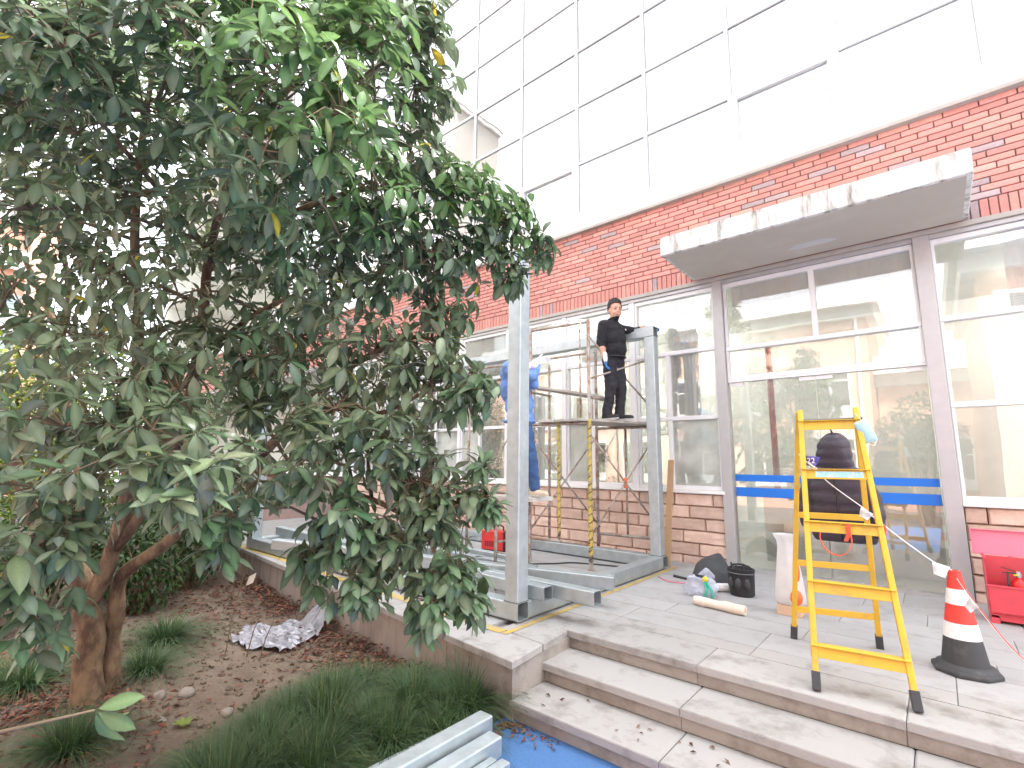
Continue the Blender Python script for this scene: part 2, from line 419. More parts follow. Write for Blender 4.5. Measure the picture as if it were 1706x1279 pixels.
for yy in (wall_y(-5)+.42,):
    for k in range(9):
        a = -3.0-k*1.13
        m = MB(); slabpoly(m, [(a-1.124,wall_y(a-1.124)+.406),(a,wall_y(a)+.406),(a,3.615),(a-1.124,3.615)], -.05, rng.uniform(-.001,.001), .003)
        if wall_y(a)+.42 < 3.6 and wall_y(a-1.124)+.42 < 3.6: obj('paving_slab', m, 'granite', ter)
st = MB()
st.add([(-2.45,3.66,-.135),(7,3.66,-.135),(7,3.66,-.03),(-2.45,3.66,-.03)], [(0,1,2,3)])
stp = tag(obj('steps', st, 'riser_stone'), kind='structure')
def risers(y, z0, z1, offs):
    x = offs
    while x > -2.6: x -= 1.13
    while x < 4:
        a, b = max(x, -2.46), min(x+1.13, 4)-.004
        if b > a:
            m = MB(); m.b2((a, y, z0), (b, y+.06, z1)); obj('riser_slab', m, 'riser_stone', stp)
        x += 1.13
def treads(y0, y1, z, offs, left):
    x = offs
    while x > -2.6: x -= 1.13
    while x < 4:
        a, b = max(x, left), min(x+1.13, 4)-.005
        if b > a:
            m = MB(); slabpoly(m, [(a,y0),(b,y0),(b,y1),(a,y1)], z-.05, z+rng.uniform(-.001,.001), .007); obj('tread_slab', m, 'granite_worn', stp)
        x += 1.13
risers(3.645, -.135, -.052, -.26)
treads(3.24, 3.64, -.135, -.23, -2.45); risers(3.265, -.27, -.187, -.23)
treads(2.86, 3.262, -.27, -.20, -2.42); risers(2.885, -.41, -.322, -.20)
st2 = B((-2.44,2.95,-.55), (4,3.66,-.33)); obj('step_core', st2, 'joint', stp)

# ------------------------------------------------------------------ the building
bld = thing('school_building', 'long red brick building with white glazed upper storeys and grey framed ground floor windows', 'building', loc=(-2,FY,0))
XL, XR = -30., 5.
HX = -2.2                                   # door bay left post
m = MB()
m.b2((XL,FY+.025,3.99), (XR,FY+.3,5.44))
m.b2((XL,FY+.10,-.5), (-2.2,FY+.3,.98)); m.b2((.12,FY+.10,-.5), (XR,FY+.3,.98))
obj('wall', m, 'mortar', bld)
# bricks: stretcher courses above a soldier course
PITCH, BL = .0772, .305
def brick_mesh(lx, lz, mt, d=.03):
    q = MB(); c = .004
    vs = [(-lx/2,0,-lz/2),(lx/2,0,-lz/2),(lx/2,0,lz/2),(-lx/2,0,lz/2)]
    vs += [(p[0],-d+c,p[2]) for p in vs[:4]]
    vs += [(p[0]-math.copysign(c,p[0]),-d,p[2]-math.copysign(c,p[2])) for p in vs[:4]]
    fs = []
    for k in (0,4):
        for i in range(4): fs.append((k+i, k+(i+1) % 4, k+4+(i+1) % 4, k+4+i))
    fs.append((8,9,10,11)); q.add(vs, fs); return q.mesh('brick', [mt])
BM = {(o, t): brick_mesh(*((BL-.012, PITCH-.011) if o == 0 else (PITCH-.010, .205)), t) for o in (0,1) for t in ('brick_red','brick_grey','brick_light')}
places = []
z0 = 4.045
for i in range(int((4.2-XL)/PITCH)):
    x = 4.2 - i*PITCH
    if -2.5 < x < .47: 
        pass
    places.append((1, x, z0+.105))
nrow = 15
for r_ in range(nrow):
    z = z0+.215+PITCH*(r_+.5)
    off = (0, .5, .22, .72)[r_ % 4]*BL
    for i in range(int((4.3-XL)/BL)):
        places.append((0, 4.3-off-i*BL, z))
allb = []
for o, x, z in places:
    tone = rng.random(); tn = 'brick_grey' if tone < .065 else ('brick_light' if tone > .72 else 'brick_red')
    hidden = -2.5 < x < .5 and z < 4.3
    dist = (V(x, FY, z)-V(0,0,1.35)).length
    seen = -7.6 < x < 1.05 and not hidden
    allb.append((0 if (seen and o == 0) else (1 if seen else 2), dist, o, x, z, tn))
allb.sort()
far = MB(); far_m = ['brick_red','brick_grey','brick_light']
for k, (s_, d_, o, x, z, tn) in enumerate(allb):
    yj = rng.uniform(-.0015, .0015)
    if k < 300:
        link('brick', BM[(o, tn)], bld, (x, FY+.027+yj, z))
    else:
        me = BM[(o, tn)]
        vv = [(v.co.x+x, v.co.y+FY+.027+yj, v.co.z+z) for v in me.vertices]
        far.add(vv, [tuple(p.vertices) for p in me.polygons], far_m.index(tn))
obj('brickwork', far, far_m, bld, kind='stuff')
# rock faced stones of the plinth
def stone(x0, x1, z0_, z1, seed):
    q = MB(); us = [0,.035,.25,.5,.75,.965,1]; vz = [0,.09,.36,.64,.91,1]; nx_, nz_ = 6, 5; d = .042
    vs, fs = [], []
    for j in range(nz_+1):
        for i in range(nx_+1):
            u, v_ = us[i], vz[j]; X = x0+(x1-x0)*u; Z = z0_+(z1-z0_)*v_
            edge = min(u, 1-u)*(x1-x0) < .001 or min(v_, 1-v_)*(z1-z0_) < .001
            dd = 0 if edge else d*(.60+.45*abs(mnoise.noise(V(X*5+seed, Z*9, seed*1.7))) + .12*mnoise.noise(V(X*14, Z*14, seed)))
            if not edge: X += .012*mnoise.noise(V(X*9, seed, Z*7)); Z += .010*mnoise.noise(V(seed, X*8, Z*9))
            vs.append((X, FY+.045-dd, Z))
    n0 = len(vs)
    for j in range(nz_):
        for i in range(nx_): a = j*(nx_+1)+i; fs.append((a, a+1, a+nx_+2, a+nx_+1))
    ring = [i for i in range(nx_+1)]+[(j+1)*(nx_+1)-1 for j in range(1, nz_+1)]+[nz_*(nx_+1)+i for i in range(nx_-1, -1, -1)]+[j*(nx_+1) for j in range(nz_-1, 0, -1)]
    for i in ring: vs.append((vs[i][0], FY+.102, vs[i][2]))
    n = len(ring)
    for k in range(n): fs.append((ring[k], n0+k, n0+(k+1) % n, ring[(k+1) % n]))
    q.add(vs, fs); return q
zs = [-.03, .10, .27, .44, .61, .78, .955]
for r_ in range(6):
    for xa, xb in ((-11., -2.235), (.165, 3.0)):
        x = xb if xa < -5 else xa
        sgn = -1 if xa < -5 else 1
        first = (.22, .40, .62, .30, .52, .18)[r_]
        while (x > xa) if sgn < 0 else (x < xb):
            L = first if first else rng.choice((.42,.5,.5,.55,.6)); first = 0
            a, b = (x-L, x) if sgn < 0 else (x, x+L)
            so_ = obj('stone_block', stone(a+.005, b-.005, zs[r_]+.004, zs[r_+1]-.004, rng.uniform(0,50)), 'sandstone', bld)
            x += sgn*L
s = MB(); s.b2((XL,FY-.035,.957), (-2.235,FY+.2,1.0)); s.b2((.165,FY-.035,.957), (XR,FY+.2,1.0))
obj('window_sill', s, 'white_render', bld, bevel=.006)
s = MB(); s.b2((XL,FY-.03,3.985), (XR,FY+.2,4.043)); obj('lintel', s, 'concrete_lip', bld, bevel=.004)
s = MB(); s.b2((XL,FY-.09,5.41), (XR,FY+.2,5.46)); obj('string_course', s, 'concrete_lip', bld, bevel=.004)

# ground-floor glazing: each bay is a window part with its frame; panes are sub-parts
GY = FY+.085
def bay(xa, xb, zr, splits=(), name='window'):
    """frame bars round xa..xb at the heights zr, optional mullions (x, z0, z1)."""
    fr = MB(); w_ = .055
    fr.b2((xa,FY+.03,zr[0]), (xb,FY+.12,zr[0]+.06)); fr.b2((xa,FY+.03,zr[-1]-.06), (xb,FY+.12,zr[-1]))
    for z in zr[1:-1]: fr.b2((xa,FY+.025,z-.03), (xb,FY+.12,z+.03))
    for i in range(len(zr)-1):
        fr.b2((xa,FY+.034,zr[i]+.03), (xa+w_*.6,FY+.115,zr[i+1]-.03)); fr.b2((xb-w_*.6,FY+.034,zr[i]+.03), (xb,FY+.115,zr[i+1]-.03))
    for x, za, zb in splits: fr.b2((x-.03,FY+.032,za+.031), (x+.03,FY+.118,zb-.031))
    f = obj(name, fr, 'white_frame', bld, bevel=.006)
    for i in range(len(zr)-1):
        za, zb = zr[i], zr[i+1]
        cuts = sorted([xa]+[x for x, a, b in splits if a <= za+.01 and b >= zb-.01]+[xb])
        for j in range(len(cuts)-1):
            p = MB(); y = GY+rng.uniform(-.002,.002); tx = rng.uniform(-.002,.002)
            p.b2((cuts[j]+.02,y,za+.02), (cuts[j+1]-.02,y+.006,zb-.02))
            obj('pane', p, 'glass_frosted' if (i == 0 and zr[0] > .9 and zr[0] < 1.1 and rng.random() < .62) else 'glass_window', f)
    return f
posts = [-2.2, -3.55, -4.87, -6.19, -7.5, -8.82, -10.14, -11.46, -12.78]
pm = [('post', -2.2, .065, -.02), ('post', .09, .075, -.02)]
for x, hw, zb in ((-2.2,.065,0.0), (.09,.075,0.0)):
    q = MB(); q.b2((x-hw,FY-.02,zb), (x+hw,FY+.16,3.984)); obj('post', q, 'alu', bld, bevel=.006)
for i in range(len(posts)-1):
    xb, xa = posts[i]-.04, posts[i+1]+.04
    if i == 0: xb = -2.267
    bay(xa, xb, [1.001,2.03,3.02,3.93], [(xa+.52 if i else xa+.52, 1.001, 2.03), (xa+.52, 2.03, 3.02)])
    if i:
        q = MB(); q.b2((posts[i]-.04,FY+.0,1.001), (posts[i]+.04,FY+.15,3.93)); obj('post', q, 'white_frame', bld, bevel=.006)
q = MB(); q.b2((XL,FY+.0,3.932), (-2.267,FY+.15,3.983)); q.b2((-2.133,FY+.0,3.932), (.013,FY+.15,3.983)); q.b2((.167,FY,3.932), (XR,FY+.15,3.983)); obj('head_rail', q, 'alu', bld, bevel=.004)
bay(.168, 1.52, [1.001,2.03,2.99,3.93]); bay(1.58, 2.9, [1.001,2.03,2.99,3.93])
q = MB(); q.b2((1.521,FY,1.001), (1.579,FY+.15,3.93)); obj('post', q, 'white_frame', bld, bevel=.006)
bay(-2.132, .012, [2.52,2.97,3.93], [(-1.03,2.97,3.93)], 'transom_window')
# two frameless glass door leaves with blue safety stripes
for xa, xb in ((-2.12,-1.085), (-1.075,.005)):
    d = MB(); d.b2((xa,GY-.006,.03), (xb,GY+.006,2.49)); do = obj('glass_door', d, 'glass_door', bld)
    for za, zb in ((1.145,1.235), (.945,1.065)):
        obj('safety_stripe', B((xa+.004,GY-.0085,za), (xb-.004,GY-.0065,zb)), 'blue_film', do)
    for xx in (xa+.09, xb-.09): obj('door_clamp', B((xx-.09,GY-.016,2.44), (xx+.09,GY+.016,2.488)), 'white_render', do)
obj('door_head', B((-2.13,FY+.03,2.493), (.012,FY+.12,2.5195)), 'white_frame', bld)
obj('threshold', B((-2.12,FY+.0,-.02), (.01,FY+.2,.025)), 'alu', bld)
# canopy over the door
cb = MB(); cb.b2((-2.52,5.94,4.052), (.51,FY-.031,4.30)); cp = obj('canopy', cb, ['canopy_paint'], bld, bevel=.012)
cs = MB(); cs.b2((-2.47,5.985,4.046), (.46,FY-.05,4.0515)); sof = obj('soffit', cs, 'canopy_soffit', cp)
pt = MB(); n = 26
pv = [(-.93+.24*math.cos(a)*(1+.18*math.sin(3*a)), 6.72+.10*math.sin(a)*(1+.2*math.cos(2*a)), 4.0435) for a in [2*math.pi*k/n for k in range(n)]]
pt.add(pv, [tuple(range(n-1,-1,-1))]); obj('plaster_patch', pt, 'patch_white', cp)

# upper storeys: white curtain wall
UX = [-.52+1.345*k for k in range(-12, 4)]
UZ = [5.78, 6.80, 7.98, 9.15, 10.32, 11.50, 12.67, 13.85, 15.0]
um = MB(); um.b2((XL,FY-.07,5.462), (XR,FY+.2,5.78)); obj('white_band', um, 'white_render', bld)
for i in range(len(UX)-1):
    fr = MB(); xa, xb = UX[i], UX[i+1]
    fr.b2((xa-.024,FY-.0,UZ[0]+.001), (xa+.024,FY+.08,UZ[-1]))
    for z in UZ[1:]: fr.b2((xa+.025,FY+.005,z-.022), (xb-.025,FY+.08,z+.022))
    sash = (i % 3 == 2)
    if sash:
        a, b, c_, d_ = xa+.0245, xb-.0245, UZ[0]+.001, UZ[1]-.0225; ww = .085
        for p0, p1 in (((a,FY-.012,c_),(b,FY+.029,c_+ww)), ((a,FY-.012,d_-ww),(b,FY+.029,d_)), ((a,FY-.012,c_+ww+.0005),(a+ww,FY+.029,d_-ww-.0005)), ((b-ww,FY-.012,c_+ww+.0005),(b,FY+.029,d_-ww-.0005))): fr.b2(p0, p1)
    f = obj('upper_window', fr, 'white_frame', bld, bevel=.005 if i > 4 else 0)
    gk = MB()
    for j in range(len(UZ)-1):
        za, zb = UZ[j]+(.022 if j else 0), UZ[j+1]-.022
        gk.b2((xa+.024,FY+.012,za), (xa+.034,FY+.028,zb)); gk.b2((xb-.034,FY+.012,za), (xb-.024,FY+.028,zb)); gk.b2((xa+.034,FY+.012,zb-.013), (xb-.034,FY+.028,zb-.0005))
        if sash and j == 0:
            sl = MB()
            for o_ in (.03, .078):
                a, b, c_, d_ = xa+.0245+o_, xb-.0245-o_, UZ[0]+o_, UZ[1]-.0225-o_; t_ = .005
                sl.b2((a,FY-.0145,c_), (a+t_,FY-.0125,d_)); sl.b2((b-t_,FY-.0145,c_), (b,FY-.0125,d_)); sl.b2((a+t_,FY-.0145,c_), (b-t_,FY-.0125,c_+t_)); sl.b2((a+t_,FY-.0145,d_-t_), (b-t_,FY-.0125,d_))
    if sash: obj('sash_seal', sl, 'seal_dark', f)
    obj('gasket', gk, 'gasket', f)
    for j in range(len(UZ)-1):
        p = MB(); y = FY+.03
        yj = [rng.uniform(-.003,.003) for _ in range(4)]
        p.add([(xa+.02,y+yj[0],UZ[j]+.01),(xb-.02,y+yj[1],UZ[j]+.01),(xb-.02,y+yj[2],UZ[j+1]-.01),(xa+.02,y+yj[3],UZ[j+1]-.01)], [(0,1,2,3)])
        obj('pane', p, 'glass_upper', f)
# rooms behind
m = MB()
m.b2((XL,FY+3.2,0), (XR,FY+3.4,15.2)); m.b2((XL,FY+.3,3.99), (XR,FY+4.2,5.4)); m.b2((XL-.2,FY+.3,-.5), (XL,FY+4.4,15.2)); m.b2((XR,FY+.3,-.5), (XR+.2,FY+4.4,15.2))
for z in (9.2, 12.7): m.b2((XL,FY+.25,z), (XR,FY+4.2,z+.2))
obj('interior_wall', m, 'interior_white', bld)
m = MB(); m.b2((XL,FY+.12,-.2), (XR,FY+4.2,.0)); obj('interior_floor', m, 'interior_floor', bld)
m = MB(); m.b2((XL,FY-.08,15.0), (XR,FY+4.6,15.4)); obj('roof', m, 'white_render', bld)
ctr_ = thing('reception_counter', 'low counter with a tan tiled front standing inside behind the glass doors', 'counter', loc=(-1.05,FY+1.2,0))
obj('body', B((-2.0,FY+.95,.0), (-.02,FY+1.45,.90)), 'interior_floor', ctr_)
obj('top', B((-2.03,FY+.91,.9005), (.01,FY+1.48,.93)), 'tan_tile', ctr_, bevel=.004)
for i in range(9):
    for j in range(2):
        obj('tile', B((-1.995+i*.219,FY+.938,.43+j*.235), (-1.995+i*.219+.214,FY+.949,.43+j*.235+.23)), 'tan_tile', ctr_)
tag(obj('fire_pipe', (lambda q: (q.tube([(-1.68,FY+.42,1.02),(-1.68,FY+.42,3.0)], .04, 12), q)[1])(MB()), 'red_pipe', smooth=True), 'dark red vertical pipe standing behind the left glass door', 'pipe')
# pale blinds behind the window panes
bl = [(-3.02,-2.56,1.08,3.86), (-5.95,-5.55,2.06,3.9), (-5.72,-5.4,1.03,3.0), (-7.1,-6.55,1.03,3.9), (-8.6,-8.0,1.03,3.9), (.75,1.5,3.05,3.9), (-4.6,-4.0,3.04,3.9),(-2.05,-1.1,3.5,3.9),(-1.0,-.02,3.62,3.9)]
lab = ['white blind behind the tall window left of the glass doors','white blind behind the upper pane just right of the steel column','white blind in the window behind the worker in blue','white blind in the window at the edge of the tree crown','white blind in the window behind the hanging leaves','white blind behind the top pane at the right edge','white blind in the upper pane behind the scaffold guard rail','pale blind in the upper left pane above the glass doors','pale blind in the upper right pane above the glass doors']
for (xa, xb, za, zb), l_ in zip(bl, lab):
    q = MB(); n = 24
    for k in range(n):
        u0 = xa+(xb-xa)*k/n; u1 = xa+(xb-xa)*(k+1)/n
        y0 = FY+.15+.006*math.sin(k*1.9); y1 = FY+.15+.006*math.sin((k+1)*1.9)
        q.add([(u0,y0,za),(u1,y1,za),(u1,y1,zb),(u0,y0,zb),(u0,y0+.006,za),(u1,y1+.006,za),(u1,y1+.006,zb),(u0,y0+.006,zb)], [(0,1,2,3),(5,4,7,6),(0,4,5,1),(3,2,6,7)])
    tag(obj('window_blind', q, 'blind', smooth=False), l_, 'blind', 'white blinds behind the ground floor windows')
tv = thing('wall_screen', 'black rectangular screen on the wall inside, below the scaffold deck', 'screen', loc=(-4.55,FY+.9,1.5))
obj('bezel', B((-4.98,FY+.92,1.40), (-4.55,FY+.96,1.70)), 'black_plastic', tv, bevel=.006); obj('display', B((-4.965,FY+.915,1.415), (-4.565,FY+.919,1.685)), 'dark_screen', tv)
obj('interior_partition', B((-6.4,FY+.96,.01), (-4.2,FY+1.02,3.9)), 'interior_white', bld)
obj('wooden_jamb', B((-4.80,FY+.3,.9), (-4.72,FY+.36,2.5)), 'wood', bld)
# downlights inside: one real near the scaffold, the rest added to brighten the rooms
for k, (x, y, l_) in enumerate(((-4.8,FY+.7,'round lit ceiling lamp behind the glass near the scaffold top'), (-3.4,FY+2.2,'round lit ceiling lamp behind the window left of the doors'), (1.4,FY+2.0,'round lit ceiling lamp behind the window at the right edge'), (-6.6,FY+2.0,'round lit ceiling lamp behind the window screened by the tree'), (-8.4,FY+2.0,'round lit ceiling lamp farthest left behind the tree'))):
    lp = thing('ceiling_lamp', l_, 'lamp', 'round ceiling lamps indoors', (x,y,3.9))
    q = MB(); q.lathe((x,y,3.9), [(.02,.085),(.17,.08),(.18,.03),(.15,-.01),(.05,-.03),(.004,-.032)], 20); obj('shade', q, 'lamp_white', lp, smooth=True)
    q = MB(); q.lathe((x,y,3.9), [(.2,.086),(.2,.095)], 20); obj('ceiling_plate', q, 'white_render', lp)

# ------------------------------------------------------------------ the buildings across the yard (seen in the glass)
def far_block(name, label, xa, xb, yf, zt, dirn, cols, storey=3.1, depth=7., rise=.3):
    o = thing(name, label, 'building', loc=((xa+xb)/2, yf, 0))
    q = MB(); y2 = yf-depth
    q.b2((xa,y2,-.55), (xb,yf,zt)); obj('wall', q, 'peach', o)
    q = MB(); q.b2((xa-.5,y2-.5,zt+.001), (xb+.5,yf+.7,zt+.8)); q.b2((xa-.3,y2-.3,zt-.5), (xb+.3,yf+.25,zt-.001)); obj('eaves', q, 'white_render', o)
    q = MB(); q.add([(xa+.5,yf-.6,zt+.802),(xb-.5,yf-.6,zt+.802),(xb-.5,yf-depth/2,zt+.802+rise),(xa+.5,yf-depth/2,zt+.802+rise),(xa+.5,y2+.5,zt+.802),(xb-.5,y2+.5,zt+.802)], [(0,1,2,3),(3,2,5,4),(0,3,4),(1,5,2)]); obj('roof', q, 'roof_red', o)
    n = int((zt-.8)/storey)
    for xc, ww in cols:
        for s_ in range(n):
            z = .9+s_*storey
            fr = MB()
            for p0, p1 in (((xc-ww/2,yf+.002,z-.5),(xc+ww/2,yf+.12,z)), ((xc-ww/2,yf+.002,z+1.7),(xc+ww/2,yf+.12,z+1.85))): fr.b2(p0, p1)
            k = max(2, int(ww/.9))
            for i in range(k+1): xx = xc-ww/2+.04+(ww-.08)*i/k; fr.b2((xx-.04,yf+.002,z+.001), (xx+.04,yf+.1,z+1.699))
            fr.b2((xc-ww/2+.01,yf+.004,z+1.1), (xc+ww/2-.01,yf+.09,z+1.16))
            f = obj('window', fr, 'white_frame', o); obj('pane', B((xc-ww/2+.02,yf+.003,z+.002), (xc+ww/2-.02,yf+.03,z+1.698)), 'glass_far', f)
    return o
fb = far_block('opposite_building', 'peach three storey building across the yard mirrored in the glass doors', -24, -1.9, -11.7, 8.4, 1, [(-3.35,1.5),(-6.3,1.7),(-9.2,2.4),(-12.6,2.4),(-16,2.4),(-19.6,2.4)])
q = MB(); q.tube([(-2.25,-11.55,-.5),(-2.25,-11.55,8.0)], .07, 8); obj('downpipe', q, 'white_render', fb)
fb2 = far_block('lower_wing', 'lower peach wing with wide white windows mirrored beside the right door', -1.85, 9, -14.5, 5.6, 1, [(0,2.6),(3.4,2.6),(6.8,2.6)])
fb4 = far_block('side_wing', 'peach wing with a wall mounted air conditioner mirrored in the window at the right edge', 1.25, 9, -2.9, 6.9, 1, [(3.6,1.6),(6.4,1.6)], depth=9)
ac = thing('air_conditioner', 'white louvred air conditioner box on the wing wall mirrored at the right edge', 'air conditioner', loc=(1.95,-2.6,5.3))
obj('case', B((1.5,-2.86,5.0), (2.35,-2.5,5.75)), 'lamp_shell', ac, bevel=.02)
for k in range(9): obj('louvre', B((1.6,-2.498,5.1+k*.065), (2.05,-2.485,5.14+k*.065)), 'galv_dark', ac)
q = MB(); q.bar((1.6,-2.88,4.96), (1.6,-2.45,4.96), .04, .04); q.bar((2.25,-2.88,4.96), (2.25,-2.45,4.96), .04, .04); obj('bracket', q, 'galv_dark', ac)
fb5 = far_block('tower_block', 'grey tower block mirrored in the upper panes by the tree crown', -62, -38, -20, 42, 1, [(-41,3.5),(-47,3.5),(-53,3.5)], storey=5.)
for o_ in fb5.children:
    if o_.name.startswith('wall'): o_.data.materials[0] = MATS['concrete_lip']
fb3 = far_block('end_wing', 'pale building with blue glazing glimpsed through the tree at the far left', -48, -33, 3.0, 13., 1, [(-46,2.2),(-42.5,2.2),(-39,2.2),(-35.5,2.2)], depth=10)
q = MB(); q.b2((-32.998,-7,-.5), (-32.8,2.6,9)); obj('glazed_front', q, 'wall_blue', fb3)
for k in range(4):
    obj('white_band', B((-32.798,-7,1.2+3*k), (-32.65,2.8,2.2+3*k)), 'white_render', fb3)
obj('brick_pier', B((-32.798,2.2,-.5), (-32.4,3.2,13)), 'peach', fb3)

# ------------------------------------------------------------------ steel frame of box section
sf = thing('steel_portal', 'galvanised box section frame with upright columns standing on the terrace', 'steel frame', loc=(-5.5,5.,0))
T = .15
def post_(x, y, z0, z1):
    q = MB(); q.hollow((x,y,z0), (x,y,z1), T, T, .006, side=(1,0,0)); return obj('column', q, 'galv', sf)
def bx(name, a, b, wy=T, h=T): q = MB(); q.hollow(a, b, wy, h, .006, side=None); return obj(name, q, 'galv', sf)
FX, FY0, RX, RY = -2.915, 3.525, -2.985, 6.50
XE = -8.2
bx('base_beam', (XE-.1,FY0,.09), (FX+.075,FY0,.09)); bx('base_beam', (XE,RY,.09), (FX+.075,RY,.09))
bx('base_beam', (FX,FY0+.0765,.09), (FX,RY-.0765,.09)); bx('base_beam', (XE,FY0+.0765,.09), (XE,RY-.0765,.09))
post_(FX, FY0, .166, 3.38); post_(RX+.04, RY, .166, 3.13); post_(XE, FY0, .166, 3.13); post_(XE, RY, .166, 3.13)
bx('top_beam', (XE-.07,RY,3.206-.0), (RX+.115,RY,3.206))
q = MB(); 
for x in (-3.1,-4.5,-6.,-7.4): q.b2((x-.05,FY0-.05,.0), (x+.05,FY0+.05,.0145)); q.b2((x-.05,RY-.05,0), (x+.05,RY+.05,.0145))
q.b2((FX-.05,4.4,0), (FX+.05,4.5,.0145)); q.b2((FX-.05,5.6,0), (FX+.05,5.7,.0145))
obj('shim_plate', q, 'galv_dark', sf)
# weld beads at the column feet
q = MB()
for x, y in ((FX,FY0),(RX+.04,RY)):
    for k in range(4):
        c_ = [(-1,-1),(1,-1),(1,1),(-1,1)]; a = c_[k]; b = c_[(k+1) % 4]
        q = MB(); q.tube([(x+a[0]*.077,y+a[1]*.077,.168), (x+b[0]*.077,y+b[1]*.077,.168)], .005, 6); obj('weld_bead', q, 'galv_dark', sf)
# loose tubes lying on the frame
def loose(label, a, b, w_=.12, h_=.12, group='loose steel tubes on the terrace frame'):
    q = MB(); q.hollow(a, b, w_, h_, .0055); return tag(obj('steel_tube', q, 'galv'), label, 'steel tube', group)
zt = .166+.062
loose('short galvanised tube end just right of the front column foot', (-8.3,3.95,zt), (-2.70,3.70,zt))
loose('galvanised tube reaching out over the steps edge, middle of the three open ends', (-7.6,3.92,zt+.001), (-2.30,3.86,zt))
loose('galvanised tube lying slanted, open end nearest the welding side', (-6.2,2.78+.13,zt+.125), (-2.47,4.46,zt))
loose('galvanised tube lying flat behind the leaves along the frame', (-8.0,4.42,zt), (-3.35,4.36,zt), .10, .10)
loose('galvanised tube farthest back among those behind the leaves', (-7.8,4.78,zt), (-3.9,4.66,zt), .10, .10)
# yellow marking strip stuck on the paving
def strip(label, pts, wd):
    q = MB()
    for a, b in zip(pts, pts[1:]):
        a = V(*a); b = V(*b); d = (b-a).normalized(); n_ = V(-d.y, d.x)*wd/2; k = 14
        for i in range(k):
            u = a.lerp(b, i/k); v_ = a.lerp(b, (i+1)/k-.002)
            j = [rng.uniform(-.004,.004) for _ in range(2)]
            q.add([(u.x-n_.x,u.y-n_.y+j[0],.0035),(v_.x-n_.x,v_.y-n_.y+j[0],.0035),(v_.x+n_.x,v_.y+n_.y,.0035),(u.x+n_.x,u.y+n_.y,.0035)], [(0,1,2,3)])
    return tag(obj('marking_tape', q, 'tape_ground'), label, 'tape', 'yellow marking tape on the terrace')
strip('yellow tape strip on the paving along the front of the steel frame', [(-9.,3.50),(-2.80,3.235)], .10)
strip('yellow tape strip on the paving along the short side of the steel frame', [(-2.77,3.20),(-2.80,6.75)], .055)

# pile of tubes on the blue surface in front of the steps
gz = -.4
def pile(label, x, yend, z, w_=.11, h_=.11, skew=.0, y0=.2):
    q = MB(); q.hollow((x-skew,y0,z), (x,yend,z), w_, h_, .005, side=(1,0,0))
    tag(obj('steel_tube', q, 'galv'), label, 'steel tube', 'galvanised tubes stacked below the steps')
pile('lowest galvanised tube of the pile at the edge of the grass, short end', -2.47, 2.40, gz+.041, .15, .08, .06)
pile('longest galvanised tube of the pile, raised on top, beside the grass', -2.305, 2.50, gz+.148, .11, .11, -.02)
pile('flat galvanised tube lying under the longest one', -2.30, 2.38, gz+.045, .13, .088, .0)
pile('galvanised tube in the middle of the pile over the blue surface', -2.172, 2.44, gz+.095, .105, .11, .0)
pile('thin galvanised tube lying just right of the middle tube', -2.085, 2.33, gz+.046, .05, .09, .0)
pile('low galvanised tube nearest the open blue surface', -2.02, 2.36, gz+.046, .065, .09, .0)
pile('short thin galvanised tube at the near right edge of the pile', -1.955, 2.22, gz+.036, .05, .07, .0)

# ------------------------------------------------------------------ scaffold
sc = thing('scaffold_tower', 'rusty tubular scaffold tower with crossed braces beside the steel column', 'scaffold', loc=(-3.9,6.2,0))
A0, A1 = V(-3.52,5.76,0), V(-4.45,5.66,0)
D1 = V(.45,1.10,0)
B0, B1 = A0+D1, A1+D1
def up(p, z): return V(p.x, p.y, z)
def pipe(name, pts, r=.021, m_='scaff', parent=sc, seg=8): q = MB(); q.tube(pts, r, seg); return obj(name, q, m_, parent, smooth=True)
def frame_(a, b, tag_='frame'):
    f = pipe('upright', [up(a,.0),up(a,3.34)], .024)
    pipe('upright', [up(b,.0),up(b,3.34)], .024)
    mid = a.lerp(b, .5)
    for z in (3.30, 1.895, .32): pipe('crossbar', [up(a,z),up(b,z)], .021)
    pipe('inner_upright', [up(mid,.32),up(mid,1.93)], .017)
    pipe('inner_upright', [up(a.lerp(b,.14),1.96),up(a.lerp(b,.14),3.28)], .012)
    for z in (.8, 1.3): pipe('rung', [up(a,z),up(a.lerp(b,.0)+V(.0,.0,0),z+.001)], .01) if False else None
    for p in (a, b):
        q = MB(); q.lathe((p.x,p.y,.0), [(.05,.0),(.05,.008),(.03,.01),(.03,.10)], 12); obj('foot_plate', q, 'scaff', sc)
    for p in (a, b):
        for z in (.55, 1.7, 2.5, 3.1):
            q = MB(); q.tube([(p.x,p.y-.03,z),(p.x,p.y-.055,z)], .008, 6); obj('brace_pin', q, 'galv_dark', sc)
frame_(A0, A1); frame_(B0, B1)
for a, b in ((A0,B0),(A1,B1)):
    pipe('brace', [up(a,.42),up(b,1.78)], .013); pipe('brace', [up(a,1.72)+V(.03,0,0),up(b,.42)+V(.03,0,0)], .013)
pipe('brace', [up(A0,3.10),up(B0,2.1)], .013); pipe('brace', [up(A0,2.50)+V(.03,0,0),up(B0,2.92)+V(.03,0,0)], .013)
pipe('guard_rail', [up(A0,2.88)+V(0,.03,0), up(B0,2.62)], .016) if False else None
q = MB(); c = A0.lerp(B0,.5); q.b2((c.x-.02,c.y-.02,1.03), (c.x+.03,c.y+.02,1.17)); obj('brace_hinge', q, 'orange_print', sc, bevel=.01)
